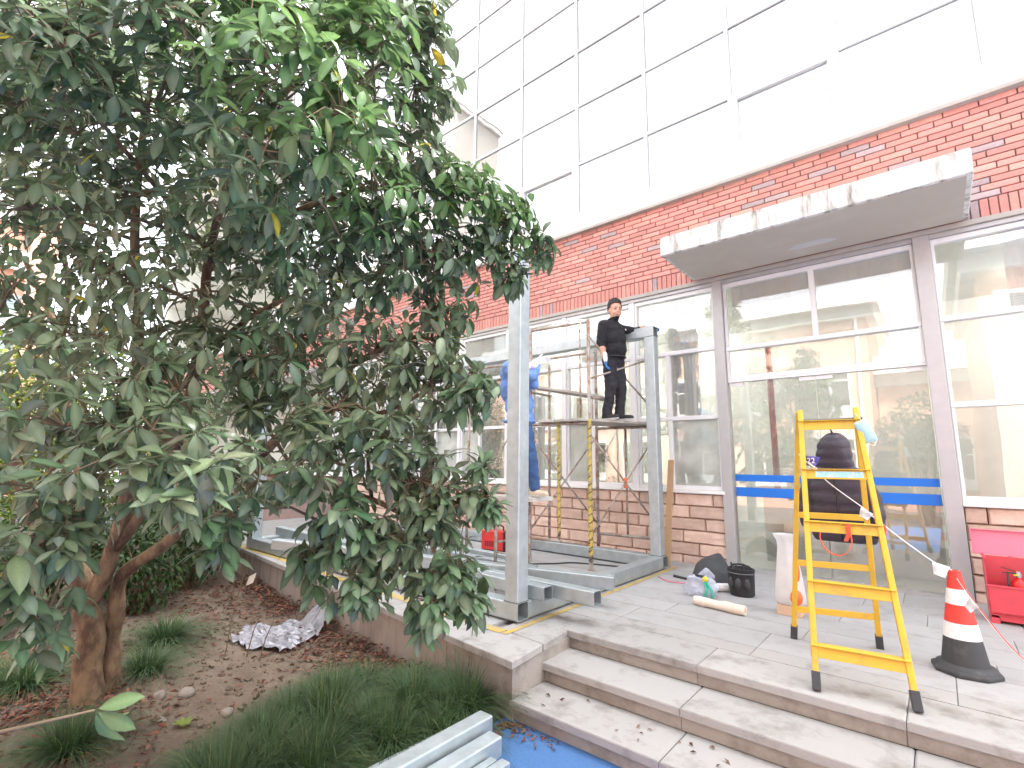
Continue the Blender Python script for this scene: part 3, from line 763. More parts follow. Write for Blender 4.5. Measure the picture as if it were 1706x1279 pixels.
# spiral tape on two uprights
def spiral(p, z0, z1, r, turns, label):
    q = MB(); n = int(turns*10)
    q2 = MB()
    for mb_, ph, w_ in ((q,0.,.80),(q2,math.pi,.16)):
        for i in range(n):
            a0_, a1_ = 2*math.pi*i/10+ph, 2*math.pi*(i+1)/10+ph
            pitch = (z1-z0)/turns
            za = z0+(z1-z0)*i/n; zb = z0+(z1-z0)*(i+1)/n; h = pitch*w_
            rr = r*(1+.05*math.sin(i*.7))
            mb_.add([(p.x+rr*math.cos(a0_),p.y+rr*math.sin(a0_),za),(p.x+rr*math.cos(a1_),p.y+rr*math.sin(a1_),zb),(p.x+rr*math.cos(a1_),p.y+rr*math.sin(a1_),zb+h),(p.x+rr*math.cos(a0_),p.y+rr*math.sin(a0_),za+h)], [(0,1,2,3)])
    o = thing('warning_tape', label, 'tape', 'yellow and black tape wound on the scaffold', (p.x,p.y,z0))
    obj('yellow_band', q, 'tape_yellow', o, smooth=True); obj('black_band', q2, 'black_plastic', o, smooth=True)
spiral(A0, .10, 1.88, .030, 17, 'yellow and black tape wound round the near scaffold upright')
spiral(A0.lerp(A1,.5), .36, 1.90, .024, 15, 'yellow and black tape wound round the inner scaffold upright beside the steel column')
q = MB()
# boards
def board(label, a, b, w_, th=.035, group='boards on the scaffold'):
    q = MB(); q.bar(a, b, w_, th); o = obj('scaffold_board', q, 'board', bevel=.004); return tag(o, label, 'board', group)
dd = D1.normalized()
for i, l_ in enumerate(('scaffold board at the outer edge under the man in black','scaffold board second from the outer edge under the man in black','inner scaffold board beside the post under the man in black')):
    f0 = A0.lerp(A1, .12+i*.27); a = up(f0-dd*.12,1.937); b = up(f0+D1+dd*.10,1.937)
    board(l_, a, b, .23)
for i, l_ in enumerate(('upper weathered board left of the post, nearest edge','upper weathered board left of the post, second one','upper weathered board left of the post, wall side')):
    a = V(-4.60+i*.0,5.55+i*.22,2.49); b = V(-3.62,6.05+i*.24,2.30); board(l_, a, b, .19, .035, 'upper boards behind the column')
# second scaffold behind the column carrying the upper boards
s2 = thing('scaffold_tower', 'tubular scaffold frame partly hidden behind the front steel column', 'scaffold', loc=(-4.6,6.,0))
for p in (V(-4.72,5.70,0), V(-4.72,6.5,0), V(-5.7,5.66,0)):
    pipe('upright', [p, up(p,2.95)], .022, parent=s2)
pipe('crossbar', [(-4.72,5.66,2.44),(-4.72,6.55,2.44)], .02, parent=s2); pipe('crossbar', [(-5.7,5.66,2.85),(-3.55,5.74,2.85)], .018, parent=s2); pipe('crossbar', [(-3.58,5.95,2.262),(-3.62,6.75,2.262)], .018, parent=s2)
pipe('brace', [(-5.7,5.66,.5),(-4.72,5.7,2.0)], .013, parent=s2)
pipe('hanger', [(-3.6,5.98,1.96),(-3.6,5.98,2.262)], .012, parent=s2)

# leaning plank
q = MB(); q.bar((-2.90,6.68,.0), (-2.955,7.075,1.42), .085, .03, side=(1,0,0)); tag(obj('timber_plank', q, 'wood', bevel=.003), 'narrow wooden plank leaning on the stone plinth by the rear column', 'plank')

# ------------------------------------------------------------------ welding machine and its cables
wm = thing('welding_machine', 'small red portable welding machine standing behind the front column', 'welding machine', loc=(-5.36,6.0,0))
mz = Matrix.Translation((-5.36,6.0,0)) @ Matrix.Rotation(R(8),4,'Z')
def wbox(name, a, b, m_, bev=.006, parent=wm):
    q = MB(); q.box(None, (b[0]-a[0],b[1]-a[1],b[2]-a[2]), M=mz @ Matrix.Translation(((a[0]+b[0])/2,(a[1]+b[1])/2,(a[2]+b[2])/2))); return obj(name, q, m_, parent, bevel=bev)
wbox('case', (-.24,-.10,.02), (.17,.10,.31), 'welder_red', .015)
wbox('front_panel', (.171,-.098,.02), (.20,.098,.31), 'black_plastic', .008)
wbox('control_panel', (.201,-.085,.19), (.207,.085,.30), 'strap_orange', .003)
wbox('base', (-.22,-.09,.0), (.16,.09,.019), 'black_plastic')
for k in range(5): wbox('vent', (-.16+k*.04,-.1025,.07), (-.14+k*.04,-.1005,.15), 'black_plastic', 0)
q = MB(); q.tube([mz @ V(*p) for p in ((-.13,0,.31),(-.12,0,.37),(-.05,0,.39),(.05,0,.39),(.11,0,.37),(.12,0,.31))], .012, 8); obj('handle', q, 'black_plastic', wm, smooth=True)
for dy in (-.05,.05):
    q = MB(); q.tube([mz @ V(.20,dy,.08), mz @ V(.235,dy,.08)], .018, 10); obj('socket', q, 'galv_dark', wm)
q = MB(); q.tube([mz @ V(-.2,.02,.31), mz @ V(-.2,.02,.37)], [.03,.02], 10); q.tube([mz @ V(-.2,.02,.37), mz @ V(-.16,.02,.40)], .018, 8); obj('spray_can', q, 'white_plastic', None, smooth=True)
tag(bpy.data.objects['spray_can'], 'white spray bottle standing on the red welding machine', 'bottle')
def cable(label, pts, r, m_, group=None):
    # smooth through points (Catmull-Rom)
    P = [V(*p) for p in pts]; out = []
    for i in range(len(P)-1):
        p0, p1, p2, p3 = P[max(i-1,0)], P[i], P[i+1], P[min(i+2,len(P)-1)]
        for k in range(6):
            t_ = k/6
            out.append(.5*((2*p1)+(p2-p0)*t_+(2*p0-5*p1+4*p2-p3)*t_**2+(3*p1-p0-3*p2+p3)*t_**3))
    out.append(P[-1]); q = MB(); q.tube(out, r, 7)
    return tag(obj('cable', q, m_, smooth=True), label, 'cable', group)
cable('black cable running from the red welder to the scaffold foot', [mz @ V(.235,-.05,.08), (-5.0,5.95,.012), (-4.7,5.5,.01), (-4.4,5.45,.01), (-4.1,5.75,.012), (-3.9,6.0,.012), (-3.3,6.2,.012)], .009, 'black_plastic')
cable('black cable hanging beside the worker in blue', [(-3.95,4.6,2.0),(-4.0,4.7,1.5),(-4.1,4.9,.9),(-4.3,5.3,.4),(-4.6,5.7,.05),(-5.0,6.1,.012)], .008, 'black_plastic')
cable('thin red cable lying on the paving by the black dustpan', [(-2.72,6.0,.006),(-2.55,5.86,.006),(-2.35,5.88,.006),(-2.2,6.02,.006),(-2.05,6.2,.006)], .006, 'box_pink')

# ------------------------------------------------------------------ yellow step ladder
ld = thing('step_ladder', 'yellow folding step ladder standing open in front of the glass doors', 'ladder', loc=(-.6,4.3,0))
fl0, fl1 = V(-.69,3.72,0), V(-.77,4.345,1.77); fr0, fr1 = V(-.21,3.79,0), V(-.42,4.36,1.77)
rl0, rl1 = V(-1.0,4.68,0), V(-.795,4.40,1.77); rr0, rr1 = V(-.46,4.87,0), V(-.425,4.43,1.77)
def at(a, b, z): return a.lerp(b, z/1.77)
sd_ = (fr0-fl0).normalized()
for name, a, b in (('front_rail',fl0,fl1),('front_rail',fr0,fr1),('rear_rail',rl0,rl1),('rear_rail',rr0,rr1)):
    q = MB(); wx, wy = (.034,.064) if name == 'front_rail' else (.036,.036)
    q.bar(at(a,b,.06), b, wx, wy, side=sd_); o = obj(name, q, 'ladder_yellow', ld, bevel=.005)
    d = (b-a).normalized(); q = MB(); q.bar(a+d*.002, at(a,b,.10), wx+.012, wy+.01, side=sd_); obj('rubber_foot', q, 'rubber_black', o, bevel=.004)
rungs = []
for z in (1.655,1.30,.945,.575,.215):
    a, b = at(fl0,fl1,z), at(fr0,fr1,z); d = (b-a).normalized(); q = MB()
    u_ = (fl1-fl0).normalized(); n_ = d.cross(u_).normalized()
    a2, b2 = a-d*.016, b+d*.016
    q.bar(a2-n_*.012+V(0,-.034,0), b2-n_*.012+V(0,-.034,0), .066, .006, side=u_)
    q.bar(a2+V(0,-.002,.033), b2+V(0,-.002,.033), .070, .005, side=(0,1,0))
    rungs.append(obj('step', q, 'ladder_yellow', ld, bevel=.002))
for z in (.975,.60,.235):
    a, b = at(rl0,rl1,z), at(rr0,rr1,z); q = MB(); q.bar(a+V(0,.0,0), b, .024, .045, side=(0,1,0)); obj('rear_bar', q, 'ladder_yellow', ld, bevel=.003)
q = MB(); q.tube([at(fl0,fl1,1.70)+V(-.03,.03,0), at(fr0,fr1,1.70)+V(.03,.03,0)], .009, 8); obj('hinge_rod', q, 'galv_dark', ld)
a, b = at(fl0,fl1,1.30), at(fr0,fr1,1.30); q = MB(); d = (b-a)
u_ = (fl1-fl0).normalized(); n_ = d.normalized().cross(u_).normalized(); off = -n_*.012+V(0,-.034,0)+n_*.0044
q.bar(a+d*.20+off, a+d*.93+off, .042, .0012, side=u_); obj('sticker', q, 'sticker_blue', rungs[1])
# orange strap looped over the third step
q = MB(); c = at(fl0,fl1,.945).lerp(at(fr0,fr1,.945),.52)+V(0,-.02,0)
def ribbon(q, pts, wv, th=.002):
    wv = V(*wv)
    for p0, p1 in zip(pts, pts[1:]):
        p0, p1 = V(*p0), V(*p1); n_ = (p1-p0).cross(wv).normalized()*th
        q.add([p0-wv-n_,p1-wv-n_,p1+wv-n_,p0+wv-n_,p0-wv+n_,p1-wv+n_,p1+wv+n_,p0+wv+n_], [(0,1,2,3),(7,6,5,4),(0,4,5,1),(3,2,6,7),(0,3,7,4),(1,5,6,2)])
pts = [(c.x+.09*math.cos(t_)-.045, c.y-.035+.015*math.sin(2*t_), c.z-.07+.105*math.sin(t_)) for t_ in [R(50)-R(250)*k/14 for k in range(15)]]
ribbon(q, pts, (.0,.014,.0)); ribbon(q, [(c.x+.03,c.y-.026,c.z+.035),(c.x+.03,c.y-.026,c.z-.03),(c.x+.01,c.y-.03,c.z-.08)], (.012,0,0))
tag(obj('strap', q, 'strap_orange'), 'orange strap looped over the middle step of the yellow ladder', 'strap')
# face mask hanging from the ladder top
mk = thing('face_mask', 'pale blue face mask hanging by its loop from the ladder top', 'mask', loc=(-.37,4.33,1.6))
q = MB(); c0 = V(-.365,4.30,1.60); n1, n2 = 6, 8
ax = V(.055,.03,-.15).normalized(); bxv = V(.07,.02,.03).normalized()
for j in range(n2+1):
    for i in range(n1+1):
        u, v_ = i/n1-.5, j/n2-.5
        p = c0+bxv*u*.085+ax*v_*.16+V(0,-1,0)*(.028*math.cos(u*2.6)*math.cos(v_*2.6)+.003*math.sin(v_*26)); q.v.append(tuple(p))
for j in range(n2):
    for i in range(n1): k = j*(n1+1)+i; q.f.append((k,k+1,k+n1+2,k+n1+1)); q.m.append(0)
o = obj('cloth', q, 'mask_blue', mk, smooth=True); s_ = o.modifiers.new('solid','SOLIDIFY'); s_.thickness = .002
q = MB(); top = V(-.415,4.345,1.735); q.tube([V(*q_) for q_ in ((-.43,4.33,1.74),(-.41,4.30,1.72),(-.385,4.29,1.68))], .0018, 5); obj('ear_loop', q, 'cone_white', mk)
q = MB(); q.tube([c0+ax*.075+bxv*(-.03), c0+ax*.11+bxv*.0+V(0,-.01,0), c0+ax*.08+bxv*.035], .0018, 5); obj('ear_loop', q, 'cone_white', mk)

# black quilted coat hung on the back of the ladder
ct = thing('puffer_coat', 'black hooded quilted coat hung behind the yellow ladder', 'coat', loc=(-.62,4.72,1.2))
def quilt(name, secs, seg=28, lobes=.011, parent=ct):
    """secs: (centre, rx, ry, z) rings from bottom to top."""
    q = MB(); vs = []; N = 5; rows_ = []
    for i in range(len(secs)-1):
        for k in range(N):
            t_ = k/N; s0, s1 = secs[i], secs[i+1]; rows_.append([s0[j]*(1-t_)+s1[j]*t_ for j in range(5)]+[math.sin(math.pi*t_)**.7])
    rows_.append(list(secs[-1])+[0])
    for cx_, cy_, rx, ry, z, lb in rows_:
        for k in range(seg):
            a = 2*math.pi*k/seg; e = lobes*lb*(1+.5*mnoise.noise(V(cx_*9+math.cos(a)*2, math.sin(a)*2, z*9)))+.012*mnoise.noise(V(math.cos(a)*1.7, math.sin(a)*1.7, z*5+3))
            vs.append((cx_+(rx+e)*math.copysign(abs(math.cos(a))**.75, math.cos(a)), cy_+(ry+e)*math.sin(a), z))
    fs = []; n = len(rows_)
    for i in range(n-1):
        for k in range(seg): fs.append((i*seg+k,i*seg+(k+1)%seg,(i+1)*seg+(k+1)%seg,(i+1)*seg+k))
    fs.append(tuple(range(seg-1,-1,-1))); fs.append(tuple((n-1)*seg+k for k in range(seg)))
    q.add(vs, fs); return obj(name, q, 'puffer', parent, smooth=True)
Y0 = 4.78
quilt('body', [(-.61,Y0,.20,.055,.77),(-.612,Y0,.215,.075,.85),(-.615,Y0,.225,.085,.95),(-.62,Y0,.225,.09,1.05),(-.625,Y0,.22,.09,1.15),(-.63,Y0,.205,.085,1.25),(-.632,Y0,.165,.075,1.32),(-.632,Y0,.12,.07,1.36)])
quilt('hood', [(-.632,Y0+.0,.125,.075,1.33),(-.632,Y0-.01,.125,.085,1.41),(-.63,Y0-.015,.115,.09,1.49),(-.628,Y0-.01,.095,.08,1.56),(-.626,Y0-.0,.055,.05,1.61),(-.625,Y0,.02,.02,1.625)], lobes=.009)
def sleeve(sx, pts, rads):
    q = MB(); P = [V(*p) for p in pts]; out, rd = [], []
    for i in range(len(P)-1):
        for k in range(5): t_ = k/5; out.append(P[i].lerp(P[i+1], t_)); rd.append((rads[i]*(1-t_)+rads[i+1]*t_)+.012*math.sin(math.pi*t_))
    out.append(P[-1]); rd.append(rads[-1]); q.tube(out, rd, 16); return obj('sleeve', q, 'puffer', ct, smooth=True)
sleeve(-1, [(-.78,Y0,1.27),(-.825,Y0+.01,1.17),(-.845,Y0+.0,1.05),(-.85,Y0-.01,.95),(-.85,Y0-.01,.86)], [.055,.065,.062,.055,.04])
sleeve(1, [(-.49,Y0,1.27),(-.435,Y0+.01,1.17),(-.405,Y0+.0,1.05),(-.395,Y0-.01,.94),(-.40,Y0-.01,.82)], [.055,.065,.062,.055,.04])
q = MB(); q.tube([(-.63,Y0-.09,1.35),(-.628,Y0-.10,1.2),(-.62,Y0-.105,1.0),(-.612,Y0-.085,.78)], .006, 6); obj('zip', q, 'dark_screen', ct)
q = MB(); q.tube([(-.63,Y0-.0,1.62),(-.62,Y0-.2,1.655),(-.60,4.45,1.68),(-.60,4.39,1.70)], .006, 6); obj('hanging_loop', q, 'dark_screen', ct)

# barrier string with plastic flags from the ladder over the cone
sg = thing('barrier_string', 'thin red and white barrier string with plastic flags tied to the ladder', 'barrier string', loc=(-.4,4.2,1.2))
S = [(-.79,4.28,1.44),(-.70,4.26,1.34),(-.60,4.30,1.22),(-.42,4.34,1.06),(-.36,4.31,1.0),(-.22,4.44,.85),(-.07,4.62,.70),(0.0,4.73,.655),(.05,4.66,.57),(.15,4.55,.40),(.27,4.42,.24),(.45,4.25,.12)]
def smoothpts(pts, n=5):
    P = [V(*p) for p in pts]; out = []
    for i in range(len(P)-1):
        p0, p1, p2, p3 = P[max(i-1,0)], P[i], P[i+1], P[min(i+2,len(P)-1)]
        for k in range(n):
            t_ = k/n; out.append(.5*((2*p1)+(p2-p0)*t_+(2*p0-5*p1+4*p2-p3)*t_**2+(3*p1-p0-3*p2+p3)*t_**3))
    out.append(P[-1]); return out
q = MB(); q.tube(smoothpts(S), .0042, 6); obj('string', q, 'cone_white', sg)
q = MB(); sp = smoothpts(S); q.tube([p+V(.003,-.003,.0) for p in sp[38:]], .0035, 6); obj('red_strand', q, 'cone_red', sg)
def flag(p, d1, d2, m_):
    q = MB(); p = V(*p); d1 = V(*d1); d2 = V(*d2); n = 6; vs = []
    for i in range(n+1):
        t_ = i/n; w_ = 1-t_*.35
        for s_ in (0, .5, 1): vs.append(p+d1*s_*w_+d2*t_+V(0,-1,0)*.016*math.sin(t_*5+s_*2))
    fs = []
    for i in range(n):
        for k in range(2): a = i*3+k; fs.append((a,a+1,a+4,a+3))
    q.add(vs, fs); o = obj('flag', q, m_, sg, smooth=True); s_ = o.modifiers.new('solid','SOLIDIFY'); s_.thickness = .0015; return o
flag((-.09,4.59,.715), (.09,.06,-.03), (.0,-.0,-.085), 'white_plastic')
flag((-.44,4.33,1.07), (.07,.02,-.04), (-.015,-.01,-.06), 'white_plastic')
flag((-.345,4.305,.985), (.035,.03,-.03), (.012,.01,-.075), 'strap_orange')
flag((.08,4.62,.51), (.04,-.05,-.05), (-.03,.02,-.07), 'white_plastic')
flag((.30,4.40,.215), (.05,-.05,-.03), (.06,-.04,-.06), 'cone_red')
flag((-.73,4.25,1.385), (.06,.02,-.05), (.025,0,-.055), 'white_plastic')
tf = flag((-.755,4.275,1.43), (.105,.0,-.01), (0.0,-.0,-.07), 'tag_blue')
fc = bpy.data.curves.new('mark','FONT'); fc.body = '22'; fc.size = .055; fc.align_x = 'CENTER'; fc.extrude = .0004
fo = bpy.data.objects.new('mark_source', fc); C.objects.link(fo); fo.matrix_world = Matrix.Translation((-.71,4.250,1.375)) @ Matrix.Rotation(R(90),4,'X')
bpy.context.view_layer.update()
me = bpy.data.meshes.new_from_object(fo.evaluated_get(bpy.context.evaluated_depsgraph_get())); me.transform(fo.matrix_world); bpy.data.objects.remove(fo)
me.materials.clear(); me.materials.append(MATS['cone_white']); link('mark', me, tf)

# ------------------------------------------------------------------ traffic cone
cn = thing('traffic_cone', 'red and white traffic cone with a black rubber base', 'traffic cone', loc=(.02,4.73,0))
def cprof(z): return .128-(.128-.034)*(z-.045)/(.645-.045)
def cring(name, z0, z1, m_, extra=0.):
    q = MB(); n = 4
    q.lathe((.02,4.73,0), [(cprof(z0+(z1-z0)*k/n)+extra, z0+(z1-z0)*k/n) for k in range(n+1)], 32); return obj(name, q, m_, cn, auto=True)
q = MB(); pr = [(.188,.0),(.19,.022),(.18,.034),(.15,.038),(.145,.050),(.133,.058)]
q.lathe((.02,4.73,0), pr[:4], 8, a0=R(22.5)+R(10)); obj('base', q, 'rubber_black', cn, bevel=.006)
q = MB(); q.lathe((.02,4.73,0), [(.165,.033),(.155,.05),(.135,.06),(.128,.062)], 32); obj('collar', q, 'rubber_black', cn, auto=True)
cring('black_band', .05, .22, 'rubber_black'); cring('white_band', .22, .318, 'cone_white', .002); cring('red_band', .318, .435, 'cone_red', .001); cring('white_band', .435, .535, 'cone_white', .002); cring('red_band', .535, .64, 'cone_red', .001)
q = MB(); q.lathe((.02,4.73,0), [(.036,.635),(.038,.648),(.024,.652),(.022,.60)], 20); obj('rim', q, 'cone_red', cn, auto=True)

# ------------------------------------------------------------------ red fire extinguisher box
bxx = thing('extinguisher_box', 'red fire extinguisher box with its lid leaning open by the plinth', 'extinguisher box', loc=(.5,6.6,0))
x0, x1, y0, y1 = .235, .90, 6.33, 6.60
t = .008
def fb_(name, a, b, m_='box_red', bev=.004): return obj(name, B(a,b), m_, bxx, bevel=bev)
fb_('back_panel', (x0,y1-t,.05), (x1,y1,.55)); fb_('side_panel', (x0,y0,.05), (x0+t,y1-t-.001,.55)); fb_('side_panel', (x1-t,y0,.05), (x1,y1-t-.001,.55))
fb_('floor_panel', (x0+t+.001,y0+.001,.07), (x1-t-.001,y1-t-.001,.08))
fb_('front_panel', (x0+t+.001,y0-.004,.085), (x1-t-.001,y0+t,.315)); fb_('front_lip', (x0-.004,y0-.014,.312), (x1+.004,y0+.01,.328)); fb_('front_lip', (x0+.03,y0-.018,.098), (x1-.01,y0-.005,.115))
fb_('plinth_skirt', (x0+.002,y0+.0,.0), (x0+.06,y1-.01,.049)); fb_('plinth_skirt', (x1-.06,y0+.0,.0), (x1-.002,y1-.01,.049)); fb_('plinth_skirt', (x0+.061,y0+.012,.025), (x1-.061,y0+.03,.069))
fb_('rim', (x0-.006,y0-.006,.5505), (x0+.02,y1,.562)); fb_('rim', (x1-.02,y0-.006,.5505), (x1+.006,y1,.562))
q = MB(); lm = Matrix.Translation(((x0+x1)/2,y1+.0,.555)) @ Matrix.Rotation(R(-8),4,'X')
q.box(None, (x1-x0+.12,.008,.22), M=lm @ Matrix.Translation((-.0,0,.11))); q.box(None, (x1-x0+.12,.03,.008), M=lm @ Matrix.Translation((0,-.02,.224))); q.box(None, (.008,.03,.215), M=lm @ Matrix.Translation((-(x1-x0+.12)/2+.004,-.02,.11)))
obj('lid', q, 'box_pink', bxx, bevel=.003)  # pink carries the painted sheen of the upright red lid
def ext(x, y, label):
    o = thing('fire_extinguisher', label, 'fire extinguisher', 'extinguishers in the red box', (x,y,.08))
    q = MB(); q.lathe((x,y,.08), [(.055,0),(.062,.01),(.062,.24),(.056,.27),(.035,.295),(.018,.305),(.018,.32)], 24); obj('cylinder', q, 'ext_red', o, smooth=True)
    q = MB(); q.lathe((x,y,.08), [(.02,.315),(.02,.345),(.012,.35)], 14); q.b2((x-.012,y-.01,.42), (x+.012,y+.01,.445)); obj('valve', q, 'galv', o)
    q = MB(); q.bar((x-.02,y,.445), (x-.11,y-.02,.475), .02, .006); q.bar((x-.02,y,.425), (x-.10,y-.02,.43), .02, .006); obj('lever', q, 'black_plastic', o)
    q = MB(); q.lathe((x-.02,y-.02,.41), [(.002,0),(.016,.0),(.016,.012),(.002,.012)], 12); obj('gauge', q, 'yellow_tool', o)
    q = MB(); q.tube([(x-.02,y,.425),(x-.07,y-.03,.435),(x-.075,y-.045,.36),(x-.068,y-.03,.2)], .009, 8); obj('hose', q, 'rubber_black', o, smooth=True)
ext(.46, 6.46, 'red fire extinguisher in the box, the one nearer the cone'); ext(.66, 6.47, 'red fire extinguisher in the box, the one farther from the cone')


def shift_new(before, dx, dy):
    for o in list(bpy.data.objects):
        if o.name in before or o.parent is not None: continue
        o.location.x += dx; o.location.y += dy
# ------------------------------------------------------------------ tools on the terrace by the door post
dp = thing('welding_helmet', 'black curved welding shield propped against the stone plinth', 'welding shield', loc=(-2.15,6.0,0))
q = MB(); n1, n2 = 16, 14; vs = []
mm = Matrix.Translation((-2.20,5.98,.02)) @ Matrix.Rotation(R(-25),4,'Z') @ Matrix.Rotation(R(-28),4,'X') @ Matrix.Scale(1.35,4)
for j in range(n2+1):
    for i in range(n1+1):
        a = R(-10)+R(200)*i/n1; t_ = j/n2
        rr = .145*(1-.0*t_)*(math.sin(min(1,(1-t_)*1.6+.05)*math.pi/2))
        vs.append(mm @ V(rr*1.1*math.cos(a), .10-rr*math.sin(a)*.95, .30*t_-.0))
fs = []
for j in range(n2):
    for i in range(n1): a = j*(n1+1)+i; fs.append((a,a+1,a+n1+2,a+n1+1))
q.add(vs, fs); o = obj('shell', q, 'rubber_black', dp, smooth=True); s_ = o.modifiers.new('solid','SOLIDIFY'); s_.thickness = .006
q = MB(); q.tube([(-2.30,5.90,.05),(-2.48,5.88,.07)], [.013,.016], 8); obj('handle', q, 'black_plastic', dp)
q = MB(); q.tube(smoothpts([(-2.02,5.95,.02),(-1.93,6.10,.1),(-1.90,6.17,.13),(-1.86,6.15,.07),(-1.9,6.05,.02)]), .008, 7); obj('head_band', q, 'black_plastic', dp)
_before = set(o.name for o in bpy.data.objects)
pb = thing('plastic_bag', 'clear plastic bag holding hand tools on the paving', 'bag', loc=(-2.1,5.85,0))
q = MB(); q.ell((-2.16,5.86,.085), (.17,.13,.11), seg=40, rings=26)
q.v = [tuple(V(*p)+V(mnoise.noise(V(*p)*9),mnoise.noise(V(*p)*9+V(5,5,5)),mnoise.noise(V(*p)*11+V(9,0,0)))*.05+V(mnoise.noise(V(*p)*24),mnoise.noise(V(*p)*24+V(5,5,5)),mnoise.noise(V(*p)*24+V(1,9,2)))*.03) for p in q.v]
q.v = [(p[0],p[1],max(p[2],.004)) for p in q.v]
obj('film', q, 'poly_bag', pb, smooth=True)
q = MB(); q.ell((-2.12,5.95,.20), (.07,.05,.05), seg=14, rings=8); q.v = [tuple(V(*p)+V(mnoise.noise(V(*p)*14),mnoise.noise(V(*p)*14+V(5,5,5)),mnoise.noise(V(*p)*15))*.04) for p in q.v]; obj('bag_neck', q, 'poly_bag', pb, smooth=True)
tw = thing('pliers', 'green and yellow handled hand tool on the plastic bag', 'tool', loc=(-2.05,5.75,.15))
q = MB(); q.tube([(-2.07,5.73,.17),(-2.04,5.70,.10),(-2.06,5.66,.02)], [.014,.016,.013], 8); q.tube([(-2.05,5.73,.17),(-1.99,5.70,.10),(-1.98,5.66,.02)], [.014,.016,.013], 8); obj('handle', q, 'green_tool', tw, smooth=True)
q = MB(); q.ell((-2.07,5.745,.195), (.03,.02,.03)); obj('grip', q, 'yellow_tool', tw, smooth=True)
q = MB(); q.tube([(-2.17,5.76,.22),(-2.08,5.75,.215)], [.012,.018], 8); obj('jaw', q, 'black_plastic', tw)
shift_new(_before, 0.14, -0.38)
_before = set(o.name for o in bpy.data.objects)
bk = thing('tool_bucket', 'black fabric tool bucket full of tools beside the door post', 'tool bucket', loc=(-1.86,6.42,0))
q = MB(); prof = [(.105,.0),(.118,.012),(.122,.15),(.124,.235),(.128,.24),(.128,.275),(.118,.278),(.108,.23)]
q.lathe((-1.86,6.40,0), prof, 24, sx=1.05, sy=.9); obj('body', q, 'black_plastic', bk, auto=True)
q = MB(); q.lathe((-1.86,6.40,0), [(.129,.228),(.131,.232),(.129,.236)], 24, sx=1.05, sy=.9); obj('trim', q, 'galv_dark', bk)
for a in (-2.3,-1.6,-.9):
    q = MB(); q.ell((-1.86+.125*math.cos(a),6.40+.11*math.sin(a),.13), (.03,.03,.06)); obj('pocket', q, 'rubber_black', bk, smooth=True)
q = MB(); q.tube(smoothpts([(-1.97,6.40,.26),(-1.94,6.40,.30),(-1.86,6.39,.315),(-1.78,6.40,.30),(-1.75,6.40,.26)]), .010, 8); obj('handle', q, 'black_plastic', bk, smooth=True)
q = MB()
for k in range(7): q.tube([(-1.93+k*.024,6.37+.03*math.sin(k*2),.2), (-1.945+k*.028,6.36+.04*math.sin(k*2),.30+.03*math.cos(k*3))], .010, 7)
obj('tool_handle', q, 'rubber_black', bk, kind='stuff')
shift_new(_before, 0.16, -0.6)
q = MB(); q.tube([(-1.97,5.76,.045),(-1.84,5.86,.045)], .042, 16); q.tube([(-1.972,5.759,.045),(-1.838,5.862,.045)], .016, 10); tag(obj('paper_roll', q, 'cone_white', auto=True), 'white roll lying between the tool bucket and the plastic bag', 'roll')
rp = thing('paper_tube', 'long pale rolled bundle lying flat on the paving before the tool bucket', 'rolled bundle', loc=(-1.9,5.03,0))
a, b = V(-1.945,5.10,.043), V(-1.46,5.04,.043); q = MB(); n = 10
q.tube([a.lerp(b,k/n)+V(0,.004*math.sin(k*1.3),.002*math.cos(k*2)) for k in range(n+1)], [.040+.004*math.sin(k*1.1)+.0007*k for k in range(n+1)], 14); obj('wrap', q, 'paper', rp, auto=True)
q = MB(); q.tube([b+V(.0005,0,0), b+V(.003,0,0)], .018, 12); obj('end_core', q, 'beige', rp)
_before = set(o.name for o in bpy.data.objects)
# white sack on a timber block behind the ladder
tag(obj('timber_block', B((-1.22,4.86,.0), (-1.02,5.05,.09)), 'beige', bevel=.005), 'pale timber block under the white plastic sack', 'block')
sk_ = thing('plastic_sack', 'tall white plastic sack with orange print behind the left ladder legs', 'sack', loc=(-1.12,4.95,.09))
q = MB(); seg = 24; prof = [(.105,.091),(.125,.10),(.128,.16),(.118,.26),(.10,.38),(.085,.50),(.072,.60),(.078,.655),(.098,.69),(.105,.715)]
vs = []; 
for r_, z in prof:
    for k in range(seg):
        a = 2*math.pi*k/seg; f_ = 1+.10*math.sin(5*a+z*6)*(.4+z)+.08*mnoise.noise(V(math.cos(a)*2,math.sin(a)*2,z*7))
        vs.append((-1.12+r_*f_*math.cos(a), 4.95+r_*.8*f_*math.sin(a), z))
fs = []
for i in range(len(prof)-1):
    for k in range(seg): fs.append((i*seg+k,i*seg+(k+1)%seg,(i+1)*seg+(k+1)%seg,(i+1)*seg+k))
fs.append(tuple(range(seg-1,-1,-1))); q.add(vs, fs); obj('film', q, 'milk_plastic', sk_, smooth=True)
q = MB(); q.ell((-1.055,4.87,.17), (.055,.04,.07)); q.ell((-1.03,4.875,.40), (.02,.02,.09)); obj('orange_print', q, 'orange_print', sk_, smooth=True)
shift_new(_before, -.04, .45)

